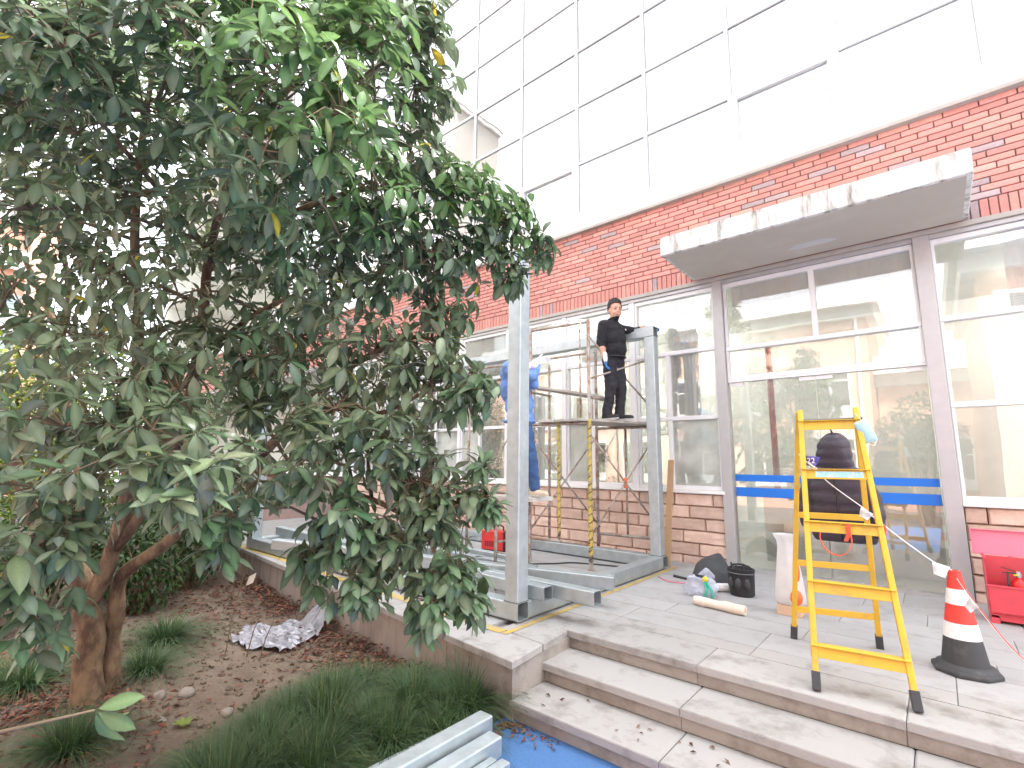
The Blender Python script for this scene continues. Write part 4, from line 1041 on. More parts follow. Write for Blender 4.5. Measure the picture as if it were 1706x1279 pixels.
# ------------------------------------------------------------------ people
def remeshed(name, mb, voxel, smooth_it=6, parent=None, wrinkle=None):
    me = mb.mesh(name+'_src', ['skin']); o = bpy.data.objects.new(name+'_src', me); C.objects.link(o)
    r = o.modifiers.new('r','REMESH'); r.mode = 'VOXEL'; r.voxel_size = voxel
    s_ = o.modifiers.new('s','SMOOTH'); s_.iterations = smooth_it; s_.factor = .5
    bpy.context.view_layer.update()
    m2 = bpy.data.meshes.new_from_object(o.evaluated_get(bpy.context.evaluated_depsgraph_get())); m2.name = name
    bpy.data.objects.remove(o); bpy.data.meshes.remove(me)
    if wrinkle:
        nrm_ = [v.normal.copy() for v in m2.vertices]
        for v, vn in zip(m2.vertices, nrm_):
            c_ = v.co.copy(); a_ = mnoise.noise(V(c_.x*9,c_.y*9,c_.z*17))*.7+mnoise.noise(V(c_.x*22,c_.y*22,c_.z*34+5))*.4
            k_ = wrinkle(c_)
            v.co = c_+vn*a_*k_
    m2.polygons.foreach_set('use_smooth', [True]*len(m2.polygons))
    return m2
def paint(me, mats, fn):
    me.materials.clear()
    for m_ in mats: me.materials.append(MATS[m_])
    for p in me.polygons: p.material_index = fn(p.center, p.normal)
def head_into(q, c, fwd, s=1., tilt=0.):
    up_ = V(0,0,1); f = V(*fwd).normalized(); r = f.cross(up_).normalized(); up_ = r.cross(f)
    M3 = Matrix((r, f, up_)).transposed()
    P = lambda x, y, z: c+M3 @ V(x*s, y*s, z*s)
    q.ell(P(0,-.008,.03), (.074*s,.092*s,.095*s), M3, 20, 14)      # cranium
    q.ell(P(0,.022,-.035), (.060*s,.066*s,.078*s), M3, 20, 14)     # face
    q.ell(P(0,.040,-.092), (.030*s,.034*s,.026*s), M3)              # chin
    q.capsule(P(0,.086,.005), P(0,.102,-.022), .010*s, .014*s, 10)  # nose
    q.ell(P(-.013,.094,-.026), (.009*s,.009*s,.007*s), M3); q.ell(P(.013,.094,-.026), (.009*s,.009*s,.007*s), M3)
    for sx in (-1,1):
        q.ell(P(sx*.073,-.006,-.012), (.009*s,.018*s,.030*s), M3, 10, 8)
        q.ell(P(sx*.036,.064,-.038), (.022*s,.02*s,.022*s), M3, 10, 8)
        q.ell(P(sx*.030,.078,.020), (.024*s,.012*s,.008*s), M3, 10, 8)
    q.ell(P(0,.086,-.060), (.024*s,.010*s,.012*s), M3, 12, 8)
    return P, M3
def face_parts(P, M3, parent, s=1.):
    q = MB()
    for sx in (-1,1): q.ell(P(sx*.030,.080,.002), (.012*s,.006*s,.0045*s), M3, 10, 6)
    obj('eyes', q, 'eye_dark', parent, smooth=True)
    q = MB()
    for sx in (-1,1): q.capsule(P(sx*.014,.087,.0235), P(sx*.044,.076,.026), .0042*s, .003*s, 8)
    obj('eyebrows', q, 'hair', parent, smooth=True)
    q = MB(); q.tube([P(-.026,.084,-.054), P(-.013,.0935,-.0625), P(0,.096,-.065), P(.013,.0935,-.0625), P(.026,.084,-.054)], [.002,.0055*s,.006*s,.0055*s,.002], 8); obj('mouth', q, 'lip', parent, smooth=True)
    q = MB(); q.tube([P(-.017,.0935,-.060), P(0,.0985,-.064), P(.017,.0935,-.060)], [.0015,.004*s,.0015], 6); obj('teeth', q, 'glove_white', parent, smooth=True)
def hand(name, wrist, d, up_, s, mats, parent, curl=.5, blue=True, side=1):
    """glove: palm with four fingers and a thumb; d along the hand, up_ = back of the hand."""
    d = V(*d).normalized(); r = d.cross(V(*up_)).normalized(); n_ = r.cross(d).normalized(); w_ = V(*wrist)
    q = MB(); L = .085*s
    M3 = Matrix((r, d, n_)).transposed()
    q.capsule(w_-d*.05*s, w_+d*.02*s, .032*s, .030*s, 12)
    q.ell(w_+d*L*.62, (.042*s,.055*s,.018*s), M3, 16, 10)
    for k, (o_, ln) in enumerate(((-.031,.062),(-.0105,.072),(.0105,.068),(.031,.052))):
        p = w_+d*L*1.08+r*o_*s; a = -curl*.35; rad = .0095*s
        for j in range(3):
            dd_ = d*math.cos(a)-n_*math.sin(-a)*1.0 if False else d*math.cos(a)+n_*math.sin(a)
            p2 = p+dd_*ln*s*(.42,.32,.26)[j]
            q.capsule(p-dd_*.004, p2, rad, rad*.92, 8); p = p2; a -= curl*.75
    p = w_+d*L*.35+r*.036*s*side; t1 = p+(d*.7+r*.7*side)*.035*s; t2 = t1+(d*.9+r*.25*side-n_*.3*curl)*.03*s
    q.capsule(p, t1, .013*s, .011*s, 8); q.capsule(t1, t2, .011*s, .009*s, 8)
    me = remeshed(name, q, .0045, 3)
    paint(me, mats, lambda c, nn: 1 if (c-w_).dot(d) > L*.75 else 0)
    return link(name, me, parent)
def shoe(name, heel, toe, m_, parent, s=1.):
    heel = V(*heel); toe = V(*toe); d = (toe-heel).normalized(); q = MB()
    q.capsule(heel+V(0,0,.045)+d*.03, toe+V(0,0,.034)-d*.03, .044*s, .036*s, 12); q.capsule(heel+V(0,0,.05)+d*.03, heel+V(0,0,.10)+d*.045, .043*s, .040*s, 12)
    me = remeshed(name, q, .009, 4)
    z0 = min(heel.z, toe.z)
    for v in me.vertices:
        if v.co.z < z0+.004: v.co.z = z0+.004
    paint(me, [m_, 'glove_white'], lambda c, nn: 1 if c.z < z0+.022 else 0)
    return link(name, me, parent)

# man in black on the scaffold deck
pm_ = thing('person', 'man in black sweater standing on the scaffold deck with a hand on the steel beam', 'person', loc=(-3.27,6.0,1.955))
zf = 1.955
F = V(.985,-.17,0).normalized(); Lf = V(-F.y,F.x,0)                 # facing and his left
hip = V(-3.27,6.03,zf+.83)
q = MB()
chest = V(-3.275,6.03,zf+1.165); neck = V(-3.245,6.01,zf+1.365); hd = V(-3.205,5.99,zf+1.495)
for sx in (-1,1):
    h = hip+Lf*.075*sx; kn = hip+V(0,0,-.385)+Lf*.085*sx+F*(.055 if sx>0 else .02); an = V(hip.x-.02,hip.y,zf+.09)+Lf*.085*sx+F*(.045 if sx>0 else -.025)
    q.capsule(h, kn, .105, .080, 16); q.capsule(kn, an, .077, .062, 16); q.capsule(an+V(0,0,.05), an+V(0,0,-.01), .066, .070, 14)
q.capsule(hip-Lf*.06, hip+Lf*.06, .118, .118, 16)
q.ell(hip+V(0,0,.13)+F*.035, (.160,.165,.16)); q.ell(chest+F*.035-V(0,0,.07), (.160,.175,.18)); q.ell(chest+V(0,0,.06), (.150,.185,.16))
q.capsule(chest+V(0,0,.120)-Lf*.15, chest+V(0,0,.120)+Lf*.15, .078, .078, 14)
q.capsule(neck-V(0,0,.07), hd-V(0,0,.05)-F*.01, .068, .060, 14)
shR = chest+V(0,0,.115)-Lf*.185; elR = shR+V(-.035,-.03,-.27); wrR = elR+V(.085,-.03,-.20)
q.capsule(shR, elR, .072, .060, 14); q.capsule(elR, elR.lerp(wrR,.35), .060, .054, 14); q.capsule(elR, wrR, .046, .034, 14)
shL = chest+V(0,0,.115)+Lf*.175; elL = shL+V(.17,.06,-.035); wrL = V(-2.895,6.36,zf+1.305)
q.capsule(shL, elL, .070, .060, 14); q.capsule(elL, wrL, .050, .034, 14)
P, M3 = head_into(q, hd, (.80,-.60,-.04), 1.16)
me = remeshed('body', q, .0115, 5, wrinkle=lambda c: 0 if c.z > zf+1.38 or (c-wrR).length < .13 else (.016 if c.z < zf+.8 else .011))
def col_man(c, n_):
    if c.z > zf+1.395: return 0
    fr_ = (wrR-elR); tt = (c-elR).dot(fr_.normalized())
    if tt > .06 and (c-elR-fr_.normalized()*tt).length < .056: return 0
    t_ = (c-elL).dot((wrL-elL).normalized()); 
    if t_ > .10 and (c-elL-(wrL-elL).normalized()*t_).length < .07: return 0
    return 1 if c.z > zf+.80 else 2
paint(me, ['skin','sweater','trousers'], col_man)
body = link('body', me, pm_)
q = MB(); q.ell(P(0,-.013,.040), (.0795*1.16,.0955*1.16,.0955*1.16), M3, 24, 16)
hm = remeshed('hair', q, .009, 2)
bm = bmesh.new(); bm.from_mesh(hm); inv = M3.inverted()
dl = []
for v in bm.verts:
    l_ = inv @ (v.co-hd)/1.16
    hair_line = .078 if l_.y > .03 else (.02 if l_.y > .0 else -.06)
    if l_.y > .03: hair_line = .068+.2*(l_.y-.05)+.012*mnoise.noise(v.co*40)
    if l_.z < hair_line: dl.append(v)
    else: v.co += (v.co-hd).normalized()*(.004+.012*max(0,l_.z-.06)/.04)*(1+1.2*mnoise.noise(v.co*60))
bmesh.ops.delete(bm, geom=dl, context='VERTS'); bm.to_mesh(hm); bm.free()
paint(hm, ['hair'], lambda c, n_: 0); o = link('hair', hm, pm_); s_ = o.modifiers.new('solid','SOLIDIFY'); s_.thickness = .006; s_.offset = -1
face_parts(P, M3, pm_, 1.16)
q = MB(); q.tube([V(*p) for p in [neck+V(0,0,.015)+(F*math.cos(a)+Lf*math.sin(a))*.066 for a in [2*math.pi*k/14 for k in range(15)]]], .011, 7); obj('collar', q, 'sweater', pm_, smooth=True)
q = MB(); 
q.tube([hip+V(0,0,.02)+(F*(math.cos(a)*.148+.025)+Lf*math.sin(a)*.150) for a in [2*math.pi*k/20 for k in range(21)]], .012, 6); obj('belt', q, 'dark_screen', pm_, smooth=True)
q = MB(); q.lathe(None, [(.001,.0),(.012,.0),(.012,.002)], 10, M=Matrix.Translation(chest+F*.18+Lf*.06+V(0,0,.06)) @ F.to_track_quat('Z','Y').to_matrix().to_4x4()); obj('chest_badge', q, 'glove_white', pm_)
hand('glove', wrR, (wrR-elR).normalized()*.4+V(.02,0,-.9), (-.6,-.3,.2), 1.05, ['glove_white','glove_blue'], pm_, .55, side=-1)
hand('glove', wrL, V(.55,.75,-.16), (0,0,1), 1.05, ['glove_white','glove_blue'], pm_, .35, side=-1)
for sx in (-1,1):
    a_ = V(hip.x-.02,hip.y,zf)+Lf*.085*sx+F*(.045 if sx>0 else -.025)
    shoe('shoe', a_-F*.075, a_+F*.205-Lf*.03*(1 if sx<0 else -.6), 'shoe_black', pm_)

pm_.location = (-3.40,6.20,1.957); pm_.scale = (1.05,1.05,1.05)

# worker in blue, mostly behind the front column
pb_ = thing('person', 'worker in blue jacket and jeans, half hidden behind the front steel column', 'person', loc=(-3.5,4.3,1.0))
zf2 = 1.0
F2 = V(.98,.10,0).normalized(); L2 = V(-F2.y, F2.x, 0)
hip2 = V(-3.52,4.30,zf2+.86); ch2 = V(-3.60,4.29,zf2+1.24); hd2 = V(-3.50,4.27,zf2+1.60)
q = MB()
for sx, fx in ((1,-3.70),(-1,-3.25)):
    h = hip2+V((fx+3.48)*.35,.08*sx,0); kn = V(-3.5+(fx+3.5)*.75,4.3+.09*sx,zf2+.47); an = V(fx,4.3+.08*sx,zf2+.10)
    q.capsule(h, kn, .098, .074, 16); q.capsule(kn, an, .072, .060, 16)
q.capsule(hip2-L2*.07, hip2+L2*.07, .118, .118, 16)
q.ell(hip2+V(-.02,0,.14), (.165,.175,.17)); q.ell(ch2-V(0,0,.05), (.175,.19,.20)); q.ell(ch2+V(.01,0,.10), (.165,.20,.15))
q.capsule(ch2+V(.02,0,.16)-L2*.15, ch2+V(.02,0,.16)+L2*.15, .085, .085, 14)
q.capsule(ch2+V(.06,0,.16), hd2-V(0,0,.05), .066, .058, 14)
for sx in (-1,1):
    sh = ch2+V(.02,0,.15)+L2*.17*sx; el = V(-3.20 if sx<0 else -3.36,4.22+.12*sx,zf2+1.24-.02*sx); wr = V(-3.17 if sx<0 else -3.34,4.20+.05*sx,zf2+1.40+.01*sx)
    q.capsule(sh, el, .072, .060, 14); q.capsule(el, wr, .058, .042, 14)
    if sx < 0: wrA, elA = wr, el
    else: wrB, elB = wr, el
P2, M32 = head_into(q, hd2, (.95,.1,-.25), 1.04)
me = remeshed('body', q, .0125, 4, wrinkle=lambda c: 0 if c.z > zf2+1.5 else .013)
def col_w(c, n_):
    if c.z > zf2+1.49 and (c-hd2).length < .2: return 0
    return 1 if c.z > zf2+.80 else 2
paint(me, ['skin','jacket_blue','denim'], col_w); link('body', me, pb_)
q = MB(); q.tube([ch2+V(.07,0,.235)+V(math.cos(a)*.078,math.sin(a)*.078,.012*math.cos(a)) for a in [2*math.pi*k/14 for k in range(15)]], .022, 7); obj('collar', q, 'jacket_blue', pb_, smooth=True)
q = MB(); q.tube([hip2+V(-.01,0,-.05)+(F2*math.cos(a)*.168+L2*math.sin(a)*.178) for a in [2*math.pi*k/20 for k in range(21)]], .016, 7); obj('jacket_hem', q, 'jacket_blue', pb_, smooth=True)
q = MB(); q.ell(P2(0,-.016,.055), (.086,.1,.09), M32, 20, 12); obj('hair', q, 'hair', pb_, smooth=True)
face_parts(P2, M32, pb_, 1.04)
for wr, el, sd2 in ((wrA,elA,1),(wrB,elB,-1)): hand('glove', wr+V(.0,0,.01), V(.1,.75,.45), (-1,0,.3), 1.1, ['glove_white','glove_white'], pb_, .5, side=sd2)
shoe('shoe', (-3.31,4.22,zf2), (-3.07,4.20,zf2), 'shoe_tan', pb_); shoe('shoe', (-3.76,4.38,zf2), (-3.52,4.37,zf2), 'shoe_tan', pb_)
stl = thing('work_stool', 'grey steel trestle stool under the worker in blue', 'stool', loc=(-3.5,4.3,0))
obj('top', B((-3.80,4.12,.955), (-3.20,4.48,.999)), 'board', stl, bevel=.004)
for x, y in ((-3.74,4.16),(-3.50,4.16),(-3.74,4.44),(-3.50,4.44)):
    q = MB(); q.tube([(x-.0,y,.0),(x,y,.954)], .018, 8); obj('leg', q, 'scaff', stl, smooth=True)
q = MB(); q.tube([(-3.74,4.16,.4),(-3.50,4.16,.4)], .012, 6); q.tube([(-3.74,4.44,.4),(-3.50,4.44,.4)], .012, 6); q.tube([(-3.74,4.16,.5),(-3.74,4.44,.5)], .012, 6); obj('stretcher', q, 'scaff', stl)

# ------------------------------------------------------------------ the big broad-leaved tree
LIMBS = [
 [[-4.85, 1.04, -0.43, 0.125], [-4.84, 1.0, -0.18, 0.105], [-4.81, 0.95, 0.12, 0.098], [-4.8, 0.91, 0.4, 0.09], [-4.8, 0.8, 0.58, 0.078], [-4.69, 0.65, 0.79, 0.062], [-4.51, 0.47, 1.13, 0.045], [-4.3, 0.29, 1.57, 0.03], [-4.05, 0.14, 2.02, 0.018]],
 [[-4.8, 0.93, 0.29, 0.085], [-4.7, 0.97, 0.46, 0.07], [-4.62, 1.0, 0.68, 0.062], [-4.41, 0.98, 0.99, 0.055], [-4.17, 0.92, 1.61, 0.045], [-3.98, 0.84, 2.15, 0.038], [-3.81, 0.72, 2.74, 0.03], [-3.61, 0.65, 3.25, 0.022], [-3.37, 0.61, 3.8, 0.014], [-3.16, 0.57, 4.21, 0.008]],
 [[-4.88, 0.91, 0.38, 0.06], [-5.12, 0.91, 0.63, 0.055], [-5.16, 0.9, 0.9, 0.05], [-5.29, 0.76, 1.65, 0.042], [-5.31, 0.62, 2.27, 0.034], [-5.37, 0.49, 2.6, 0.026], [-5.33, 0.33, 2.9, 0.016]],
 [[-5.31, 0.62, 2.27, 0.03], [-5.08, 0.59, 2.67, 0.026], [-4.99, 0.4, 3.31, 0.02], [-4.76, 0.24, 3.77, 0.012]],
 [[-4.91, 1.17, -0.38, 0.085], [-4.89, 1.11, 0.02, 0.07], [-4.76, 1.09, 0.28, 0.06], [-4.72, 1.09, 0.48, 0.055], [-4.46, 1.15, 0.64, 0.048], [-4.16, 1.23, 0.81, 0.045], [-3.79, 1.34, 1.13, 0.042], [-3.38, 1.5, 1.44, 0.038], [-3.04, 1.59, 1.76, 0.032], [-2.69, 1.7, 1.97, 0.024], [-2.31, 1.86, 2.1, 0.015], [-2.13, 1.99, 1.95, 0.008]],
 [[-4.62, 1.0, 0.68, 0.05], [-4.03, 1.11, 1.29, 0.042], [-3.58, 1.08, 1.98, 0.036], [-3.24, 0.98, 2.59, 0.03], [-2.84, 0.95, 3.08, 0.022], [-2.51, 1.04, 3.34, 0.015], [-2.2, 1.13, 3.55, 0.009]],
 [[-3.59, 1.41, 1.31, 0.03], [-2.95, 1.51, 1.23, 0.026], [-2.45, 1.68, 1.14, 0.018], [-2.18, 1.81, 0.99, 0.012], [-2.03, 1.86, 0.76, 0.007]],
 [[-3.31, 1.0, 2.5, 0.026], [-2.7, 1.25, 2.79, 0.022], [-2.29, 1.58, 2.94, 0.017], [-2.02, 1.95, 2.89, 0.011], [-1.82, 2.28, 2.73, 0.006]],
 [[-2.84, 0.95, 3.08, 0.016], [-2.48, 1.3, 3.46, 0.013], [-2.18, 1.61, 3.86, 0.008]],
 [[-4.69, 0.65, 0.79, 0.04], [-3.77, 0.56, 1.16, 0.028], [-2.93, 0.57, 1.33, 0.018], [-2.44, 0.7, 1.44, 0.01]],
 [[-3.04, 1.59, 1.76, 0.022], [-2.49, 1.68, 1.62, 0.016], [-2.14, 1.82, 1.75, 0.01], [-1.9, 1.96, 1.71, 0.006]],
 [[-2.95, 1.51, 1.23, 0.016], [-2.54, 1.52, 0.92, 0.012], [-2.37, 1.59, 0.63, 0.007]],
 [[-3.24, 0.98, 2.59, 0.022], [-3.13, 0.62, 2.85, 0.016], [-2.97, 0.32, 3.02, 0.011], [-2.82, 0.16, 3.14, 0.007]],
 [[-3.58, 1.08, 1.98, 0.02], [-2.95, 1.17, 2.2, 0.016], [-2.49, 1.39, 2.35, 0.011], [-2.12, 1.69, 2.45, 0.006]],
]
CLUMPS = [
 [-4.03, 0.63, 2.94, 0.32, 9, 1, 0.4],
 [-4.33, 0.28, 2.79, 0.3, 7, 1, 0.4],
 [-4.3, 0.59, 2.66, 0.3, 7, 1, 0.4],
 [-3.83, 0.84, 2.71, 0.3, 7, 0, 0.4],
 [-4.47, 0.54, 2.17, 0.3, 6, 1, 0.4],
 [-3.33, 1.1, 3.52, 0.32, 10, 1, 0.4],
 [-2.84, 1.51, 2.91, 0.3, 10, 1, 0.4],
 [-4.41, 0.39, 3.19, 0.32, 8, 1, 0.3],
 [-3.91, 0.96, 3.13, 0.32, 8, 1, 0.3],
 [-3.32, 1.33, 3.12, 0.3, 9, 1, 0.4],
 [-3.94, 0.16, 3.61, 0.35, 10, 1, 0.3],
 [-3.58, 0.4, 3.94, 0.35, 11, 1, 0.3],
 [-3.47, 0.05, 3.53, 0.3, 9, 1, 0.3],
 [-3.22, 0.77, 3.66, 0.35, 12, 1, 0.3],
 [-4.1, 0.13, 3.15, 0.32, 7, 0, 0.4],
 [-3.81, 0.45, 3.44, 0.35, 10, 1, 0.4],
 [-3.38, 0.74, 3.12, 0.33, 9, 0, 0.5],
 [-2.68, 0.72, 3.54, 0.3, 11, 2, 0.3],
 [-2.28, 1.03, 3.67, 0.3, 11, 2, 0.3],
 [-3.1, 1.1, 2.55, 0.3, 8, 0, 0.5],
 [-4.0, 0.42, 2.15, 0.3, 7, 0, 0.5],
 [-3.44, 0.78, 2.06, 0.28, 8, 0, 0.5],
 [-3.58, 0.37, 1.54, 0.25, 6, 0, 0.6],
 [-2.8, 0.38, 1.48, 0.26, 9, 0, 0.5],
 [-2.41, 0.54, 1.36, 0.24, 9, 0, 0.6],
 [-2.64, 0.3, 1.24, 0.24, 8, 0, 0.6],
 [-2.16, 0.7, 1.29, 0.22, 8, 0, 0.6],
 [-2.73, 0.53, 1.68, 0.24, 7, 0, 0.5],
 [-2.51, 0.98, 1.09, 0.2, 6, 1, 0.7],
 [-2.67, 0.38, 1.05, 0.22, 8, 0, 0.7],
 [-2.65, 0.74, 1.67, 0.26, 9, 0, 0.5],
 [-3.05, 0.25, 1.75, 0.22, 5, 0, 0.5],
 [-2.72, 0.3, 0.92, 0.16, 4, 1, 0.7],
 [-2.8, 0.41, 0.71, 0.16, 4, 1, 0.7],
 [-2.67, 0.16, 3.09, 0.3, 14, 1, 0.3],
 [-2.27, 0.48, 3.17, 0.3, 14, 1, 0.3],
 [-1.87, 0.75, 2.89, 0.26, 12, 2, 0.5],
 [-1.7, 0.92, 2.73, 0.24, 10, 2, 0.6],
 [-1.95, 0.74, 2.58, 0.26, 11, 1, 0.6],
 [-1.82, 1.12, 3.21, 0.28, 14, 2, 0.4],
 [-2.94, 0.01, 3.3, 0.3, 10, 1, 0.3],
 [-2.68, 0.32, 3.56, 0.3, 10, 1, 0.3],
 [-2.22, 0.72, 3.51, 0.3, 12, 2, 0.3],
 [-2.07, 1.18, 3.83, 0.3, 12, 1, 0.3],
 [-2.07, 1.57, 3.88, 0.27, 15, 1, 0.3],
 [-2.2, 1.65, 3.6, 0.26, 16, 1, 0.3],
 [-2.13, 1.36, 2.74, 0.28, 15, 2, 0.5],
 [-2.14, 1.67, 3.08, 0.25, 15, 1, 0.4],
 [-1.97, 1.85, 2.91, 0.22, 14, 2, 0.4],
 [-1.86, 2.1, 2.79, 0.2, 13, 2, 0.3],
 [-1.77, 2.34, 2.69, 0.1, 4, 1, 0.5],
 [-2.22, 1.59, 2.55, 0.3, 18, 1, 0.5],
 [-2.4, 1.34, 2.31, 0.28, 15, 0, 0.5],
 [-2.14, 1.79, 2.53, 0.24, 14, 1, 0.5],
 [-1.96, 2.0, 2.59, 0.2, 11, 1, 0.5],
 [-1.83, 2.19, 2.5, 0.13, 5, 1, 0.8],
 [-2.39, 1.06, 2.45, 0.28, 12, 1, 0.6],
 [-2.38, 1.58, 1.95, 0.28, 15, 0, 0.5],
 [-2.12, 1.8, 1.88, 0.24, 15, 0, 0.4],
 [-1.91, 1.88, 1.74, 0.16, 10, 1, 0.4],
 [-2.38, 1.38, 1.62, 0.26, 13, 0, 0.5],
 [-2.64, 1.23, 1.89, 0.28, 13, 1, 0.5],
 [-2.26, 1.64, 1.48, 0.24, 14, 0, 0.6],
 [-2.31, 1.23, 1.34, 0.22, 10, 0, 0.7],
 [-2.16, 1.78, 1.25, 0.24, 14, 0, 0.7],
 [-2.31, 1.41, 1.08, 0.2, 10, 1, 0.8],
 [-2.05, 1.91, 1.06, 0.2, 11, 0, 0.7],
 [-2.23, 1.66, 0.88, 0.2, 12, 0, 0.8],
 [-1.98, 1.89, 0.79, 0.15, 9, 1, 0.8],
 [-2.28, 1.52, 0.72, 0.16, 6, 1, 0.9],
 [-2.01, 1.76, 0.66, 0.16, 8, 1, 0.8],
 [-2.57, 1.38, 0.84, 0.15, 6, 1, 0.8],
 [-1.84, 1.9, 0.67, 0.08, 3, 1, 0.8],
 [-1.88, 2.03, 1.16, 0.1, 4, 1, 0.5],
 [-1.86, 2.01, 1.32, 0.06, 2, 1, 0.2],
 [-2.12, 1.87, 2.22, 0.2, 10, 1, 0.5],
 [-2.8, 1.17, 1.56, 0.24, 9, 0, 0.5],
 [-2.96, 1.07, 2.01, 0.28, 10, 1, 0.5],
 [-2.95, 0.77, 2.2, 0.28, 9, 0, 0.5],
 [-3.17, 0.44, 2.26, 0.28, 8, 0, 0.5],
 [-3.35, 0.22, 2.58, 0.3, 8, 0, 0.5],
 [-3.11, 0.53, 2.7, 0.3, 8, 0, 0.5],
 [-2.71, 0.88, 2.64, 0.3, 11, 1, 0.5],
 [-2.47, 0.86, 3.1, 0.3, 13, 1, 0.5],
 [-2.84, 0.55, 3.09, 0.3, 12, 1, 0.4],
 [-3.15, 0.31, 2.97, 0.3, 10, 1, 0.4],
 [-3.34, 0.11, 3.12, 0.3, 10, 1, 0.4],
 [-3.89, 0.22, 2.29, 0.26, 4, 1, 0.5],
 [-4.06, 1.2, 1.97, 0.35, 9, 1, 0.4],
 [-4.87, 0.74, 2.18, 0.35, 8, 1, 0.4],
 [-3.56, 1.52, 1.21, 0.3, 10, 0, 0.6],
 [-4.18, 1.21, 1.46, 0.35, 10, 1, 0.5],
 [-3.35, 1.63, 2.22, 0.35, 14, 1, 0.4],
 [-2.95, 1.8, 2.97, 0.35, 16, 1, 0.4],
 [-2.96, 1.67, 3.56, 0.35, 16, 1, 0.4],
 [-2.85, 2.0, 1.79, 0.3, 12, 0, 0.4],
 [-3.51, 1.54, 2.58, 0.35, 12, 1, 0.4],
 [-2.87, 1.48, 4.22, 0.35, 14, 1, 0.3],
 [-3.87, 1.01, 3.65, 0.4, 11, 1, 0.3],
 [-4.26, 0.45, 4.12, 0.4, 11, 1, 0.3],
 [-4.93, 0.43, 3.45, 0.4, 8, 1, 0.3],
]
TREE_BASE = V(-4.78, 1.03, -.42)
tree = thing('broadleaf_tree', 'large broad leaved evergreen tree with several brown trunks filling the left half', 'tree', loc=TREE_BASE)
def leaf_mesh(name, L, w_, bend, fold, twist=0., nseg=6):
    """leaf along +Y, top facing +Z; petiole at the origin."""
    q = MB(); prof = [.05,.48,.82,1.,.95,.64,.02]; st_ = .10
    vs = []
    for i in range(nseg+1):
        t_ = i/nseg; y = L*(st_+(1-st_)*t_); z = -bend*L*t_*t_+.015*L; ww = w_*.5*prof[i]
        tw_ = twist*t_
        for s_ in (-1,0,1):
            x = s_*ww*math.cos(tw_); zz = z+abs(s_)*fold*ww*(1-.3*t_)+s_*ww*math.sin(tw_)+(.06*ww*math.sin(t_*14+s_) if s_ else 0)
            vs.append((x, y, zz))
    fs = []
    for i in range(nseg):
        for k in range(2): a = i*3+k; fs.append((a, a+1, a+4, a+3))
    b = len(vs); vs += [(-.0022,0,0),(.0022,0,0)]; fs.append((b, b+1, 2, 0))
    q.add(vs, fs); return q
LEAFS = [leaf_mesh('leaf', 1., .33+.04*(k % 3), (.12,.25,.38,.2,.32,.5)[k], (.18,.30,.12,.38,.2,.25)[k], (0,.25,-.3,.15,-.12,.4)[k]) for k in range(6)]
limb_pts = []
tk = MB()
for li, l_ in enumerate(LIMBS):
    pts = [V(*p[:3]) for p in l_]; rad = [p[3] for p in l_]
    out, rr = [], []
    for i in range(len(pts)-1):
        p0, p1, p2, p3 = pts[max(i-1,0)], pts[i], pts[i+1], pts[min(i+2,len(pts)-1)]
        for k in range(4):
            t_ = k/4; p = .5*((2*p1)+(p2-p0)*t_+(2*p0-5*p1+4*p2-p3)*t_**2+(3*p1-p0-3*p2+p3)*t_**3)
            r_ = rad[i]*(1-t_)+rad[i+1]*t_
            p = p+V(mnoise.noise(p*4),mnoise.noise(p*4+V(7,0,0)),0)*r_*.35
            out.append(p); rr.append(r_*(1+.12*mnoise.noise(p*9)))
    out.append(pts[-1]); rr.append(rad[-1])
    rr = [r_*.86 for r_ in rr]
    if li in (0, 4): rr[0] *= 1.3; rr[1] *= 1.12; out[0] = out[0]-V(0,0,.06)
    q = MB(); q.tube(out, rr, 14 if rad[0] > .05 else 9)
    obj('trunk' if li in (0,4) else 'limb', q, 'bark', tree, smooth=True)
    limb_pts += [(p, r_) for p, r_ in zip(out, rr)]
tw = MB(); leaves = []
TONES = [[(1.5,1.22,1.4),(1.3,1.12,1.2),(1.0,.97,1.),(1.75,1.38,1.6)], [(1.,1.,1.),(.85,.95,.9),(1.3,1.15,1.3),(.9,.85,1.)], [(1.05,1.25,.85),(.95,1.12,.8),(1.2,1.35,.95),(.85,1.,.8)]]
ctr = V(-3.9, 1.5, 2.2)
def whorl(tip, axis, n_, L, tone, hang):
    axis = axis.normalized(); ref = axis.orthogonal().normalized(); bn = axis.cross(ref); ph = rng.uniform(0, 6.28)
    for i in range(n_):
        a = ph+2*math.pi*i/n_+rng.uniform(-.35,.35)
        el = rng.uniform(.05,.75) if i % 2 else rng.uniform(-.2,.45)
        d = (ref*math.cos(a)+bn*math.sin(a))*math.cos(el)+axis*math.sin(el)
        d = (d+V(0,0,-1)*(hang*rng.uniform(.3,1.1))).normalized()
        y = d; z = V(rng.uniform(-.35,.35), rng.uniform(-.35,.35), 1)+axis*.35; x = y.cross(z)
        if x.length < .1: x = y.orthogonal()
        x = x.normalized(); z = x.cross(y)
        s_ = L*rng.uniform(.68,1.12)
        m = Matrix((x*s_, y*s_, z*s_)).transposed().to_4x4(); m.translation = tip-axis*rng.uniform(0,.05)*(i/n_*1.6)
        t_ = rng.choice(TONES[tone]); j = rng.uniform(.8,1.2)
        if rng.random() < .004: t_ = (4,2.2,.5)
        leaves.append((rng.randrange(6), m, (t_[0]*j,t_[1]*j,t_[2]*j)))
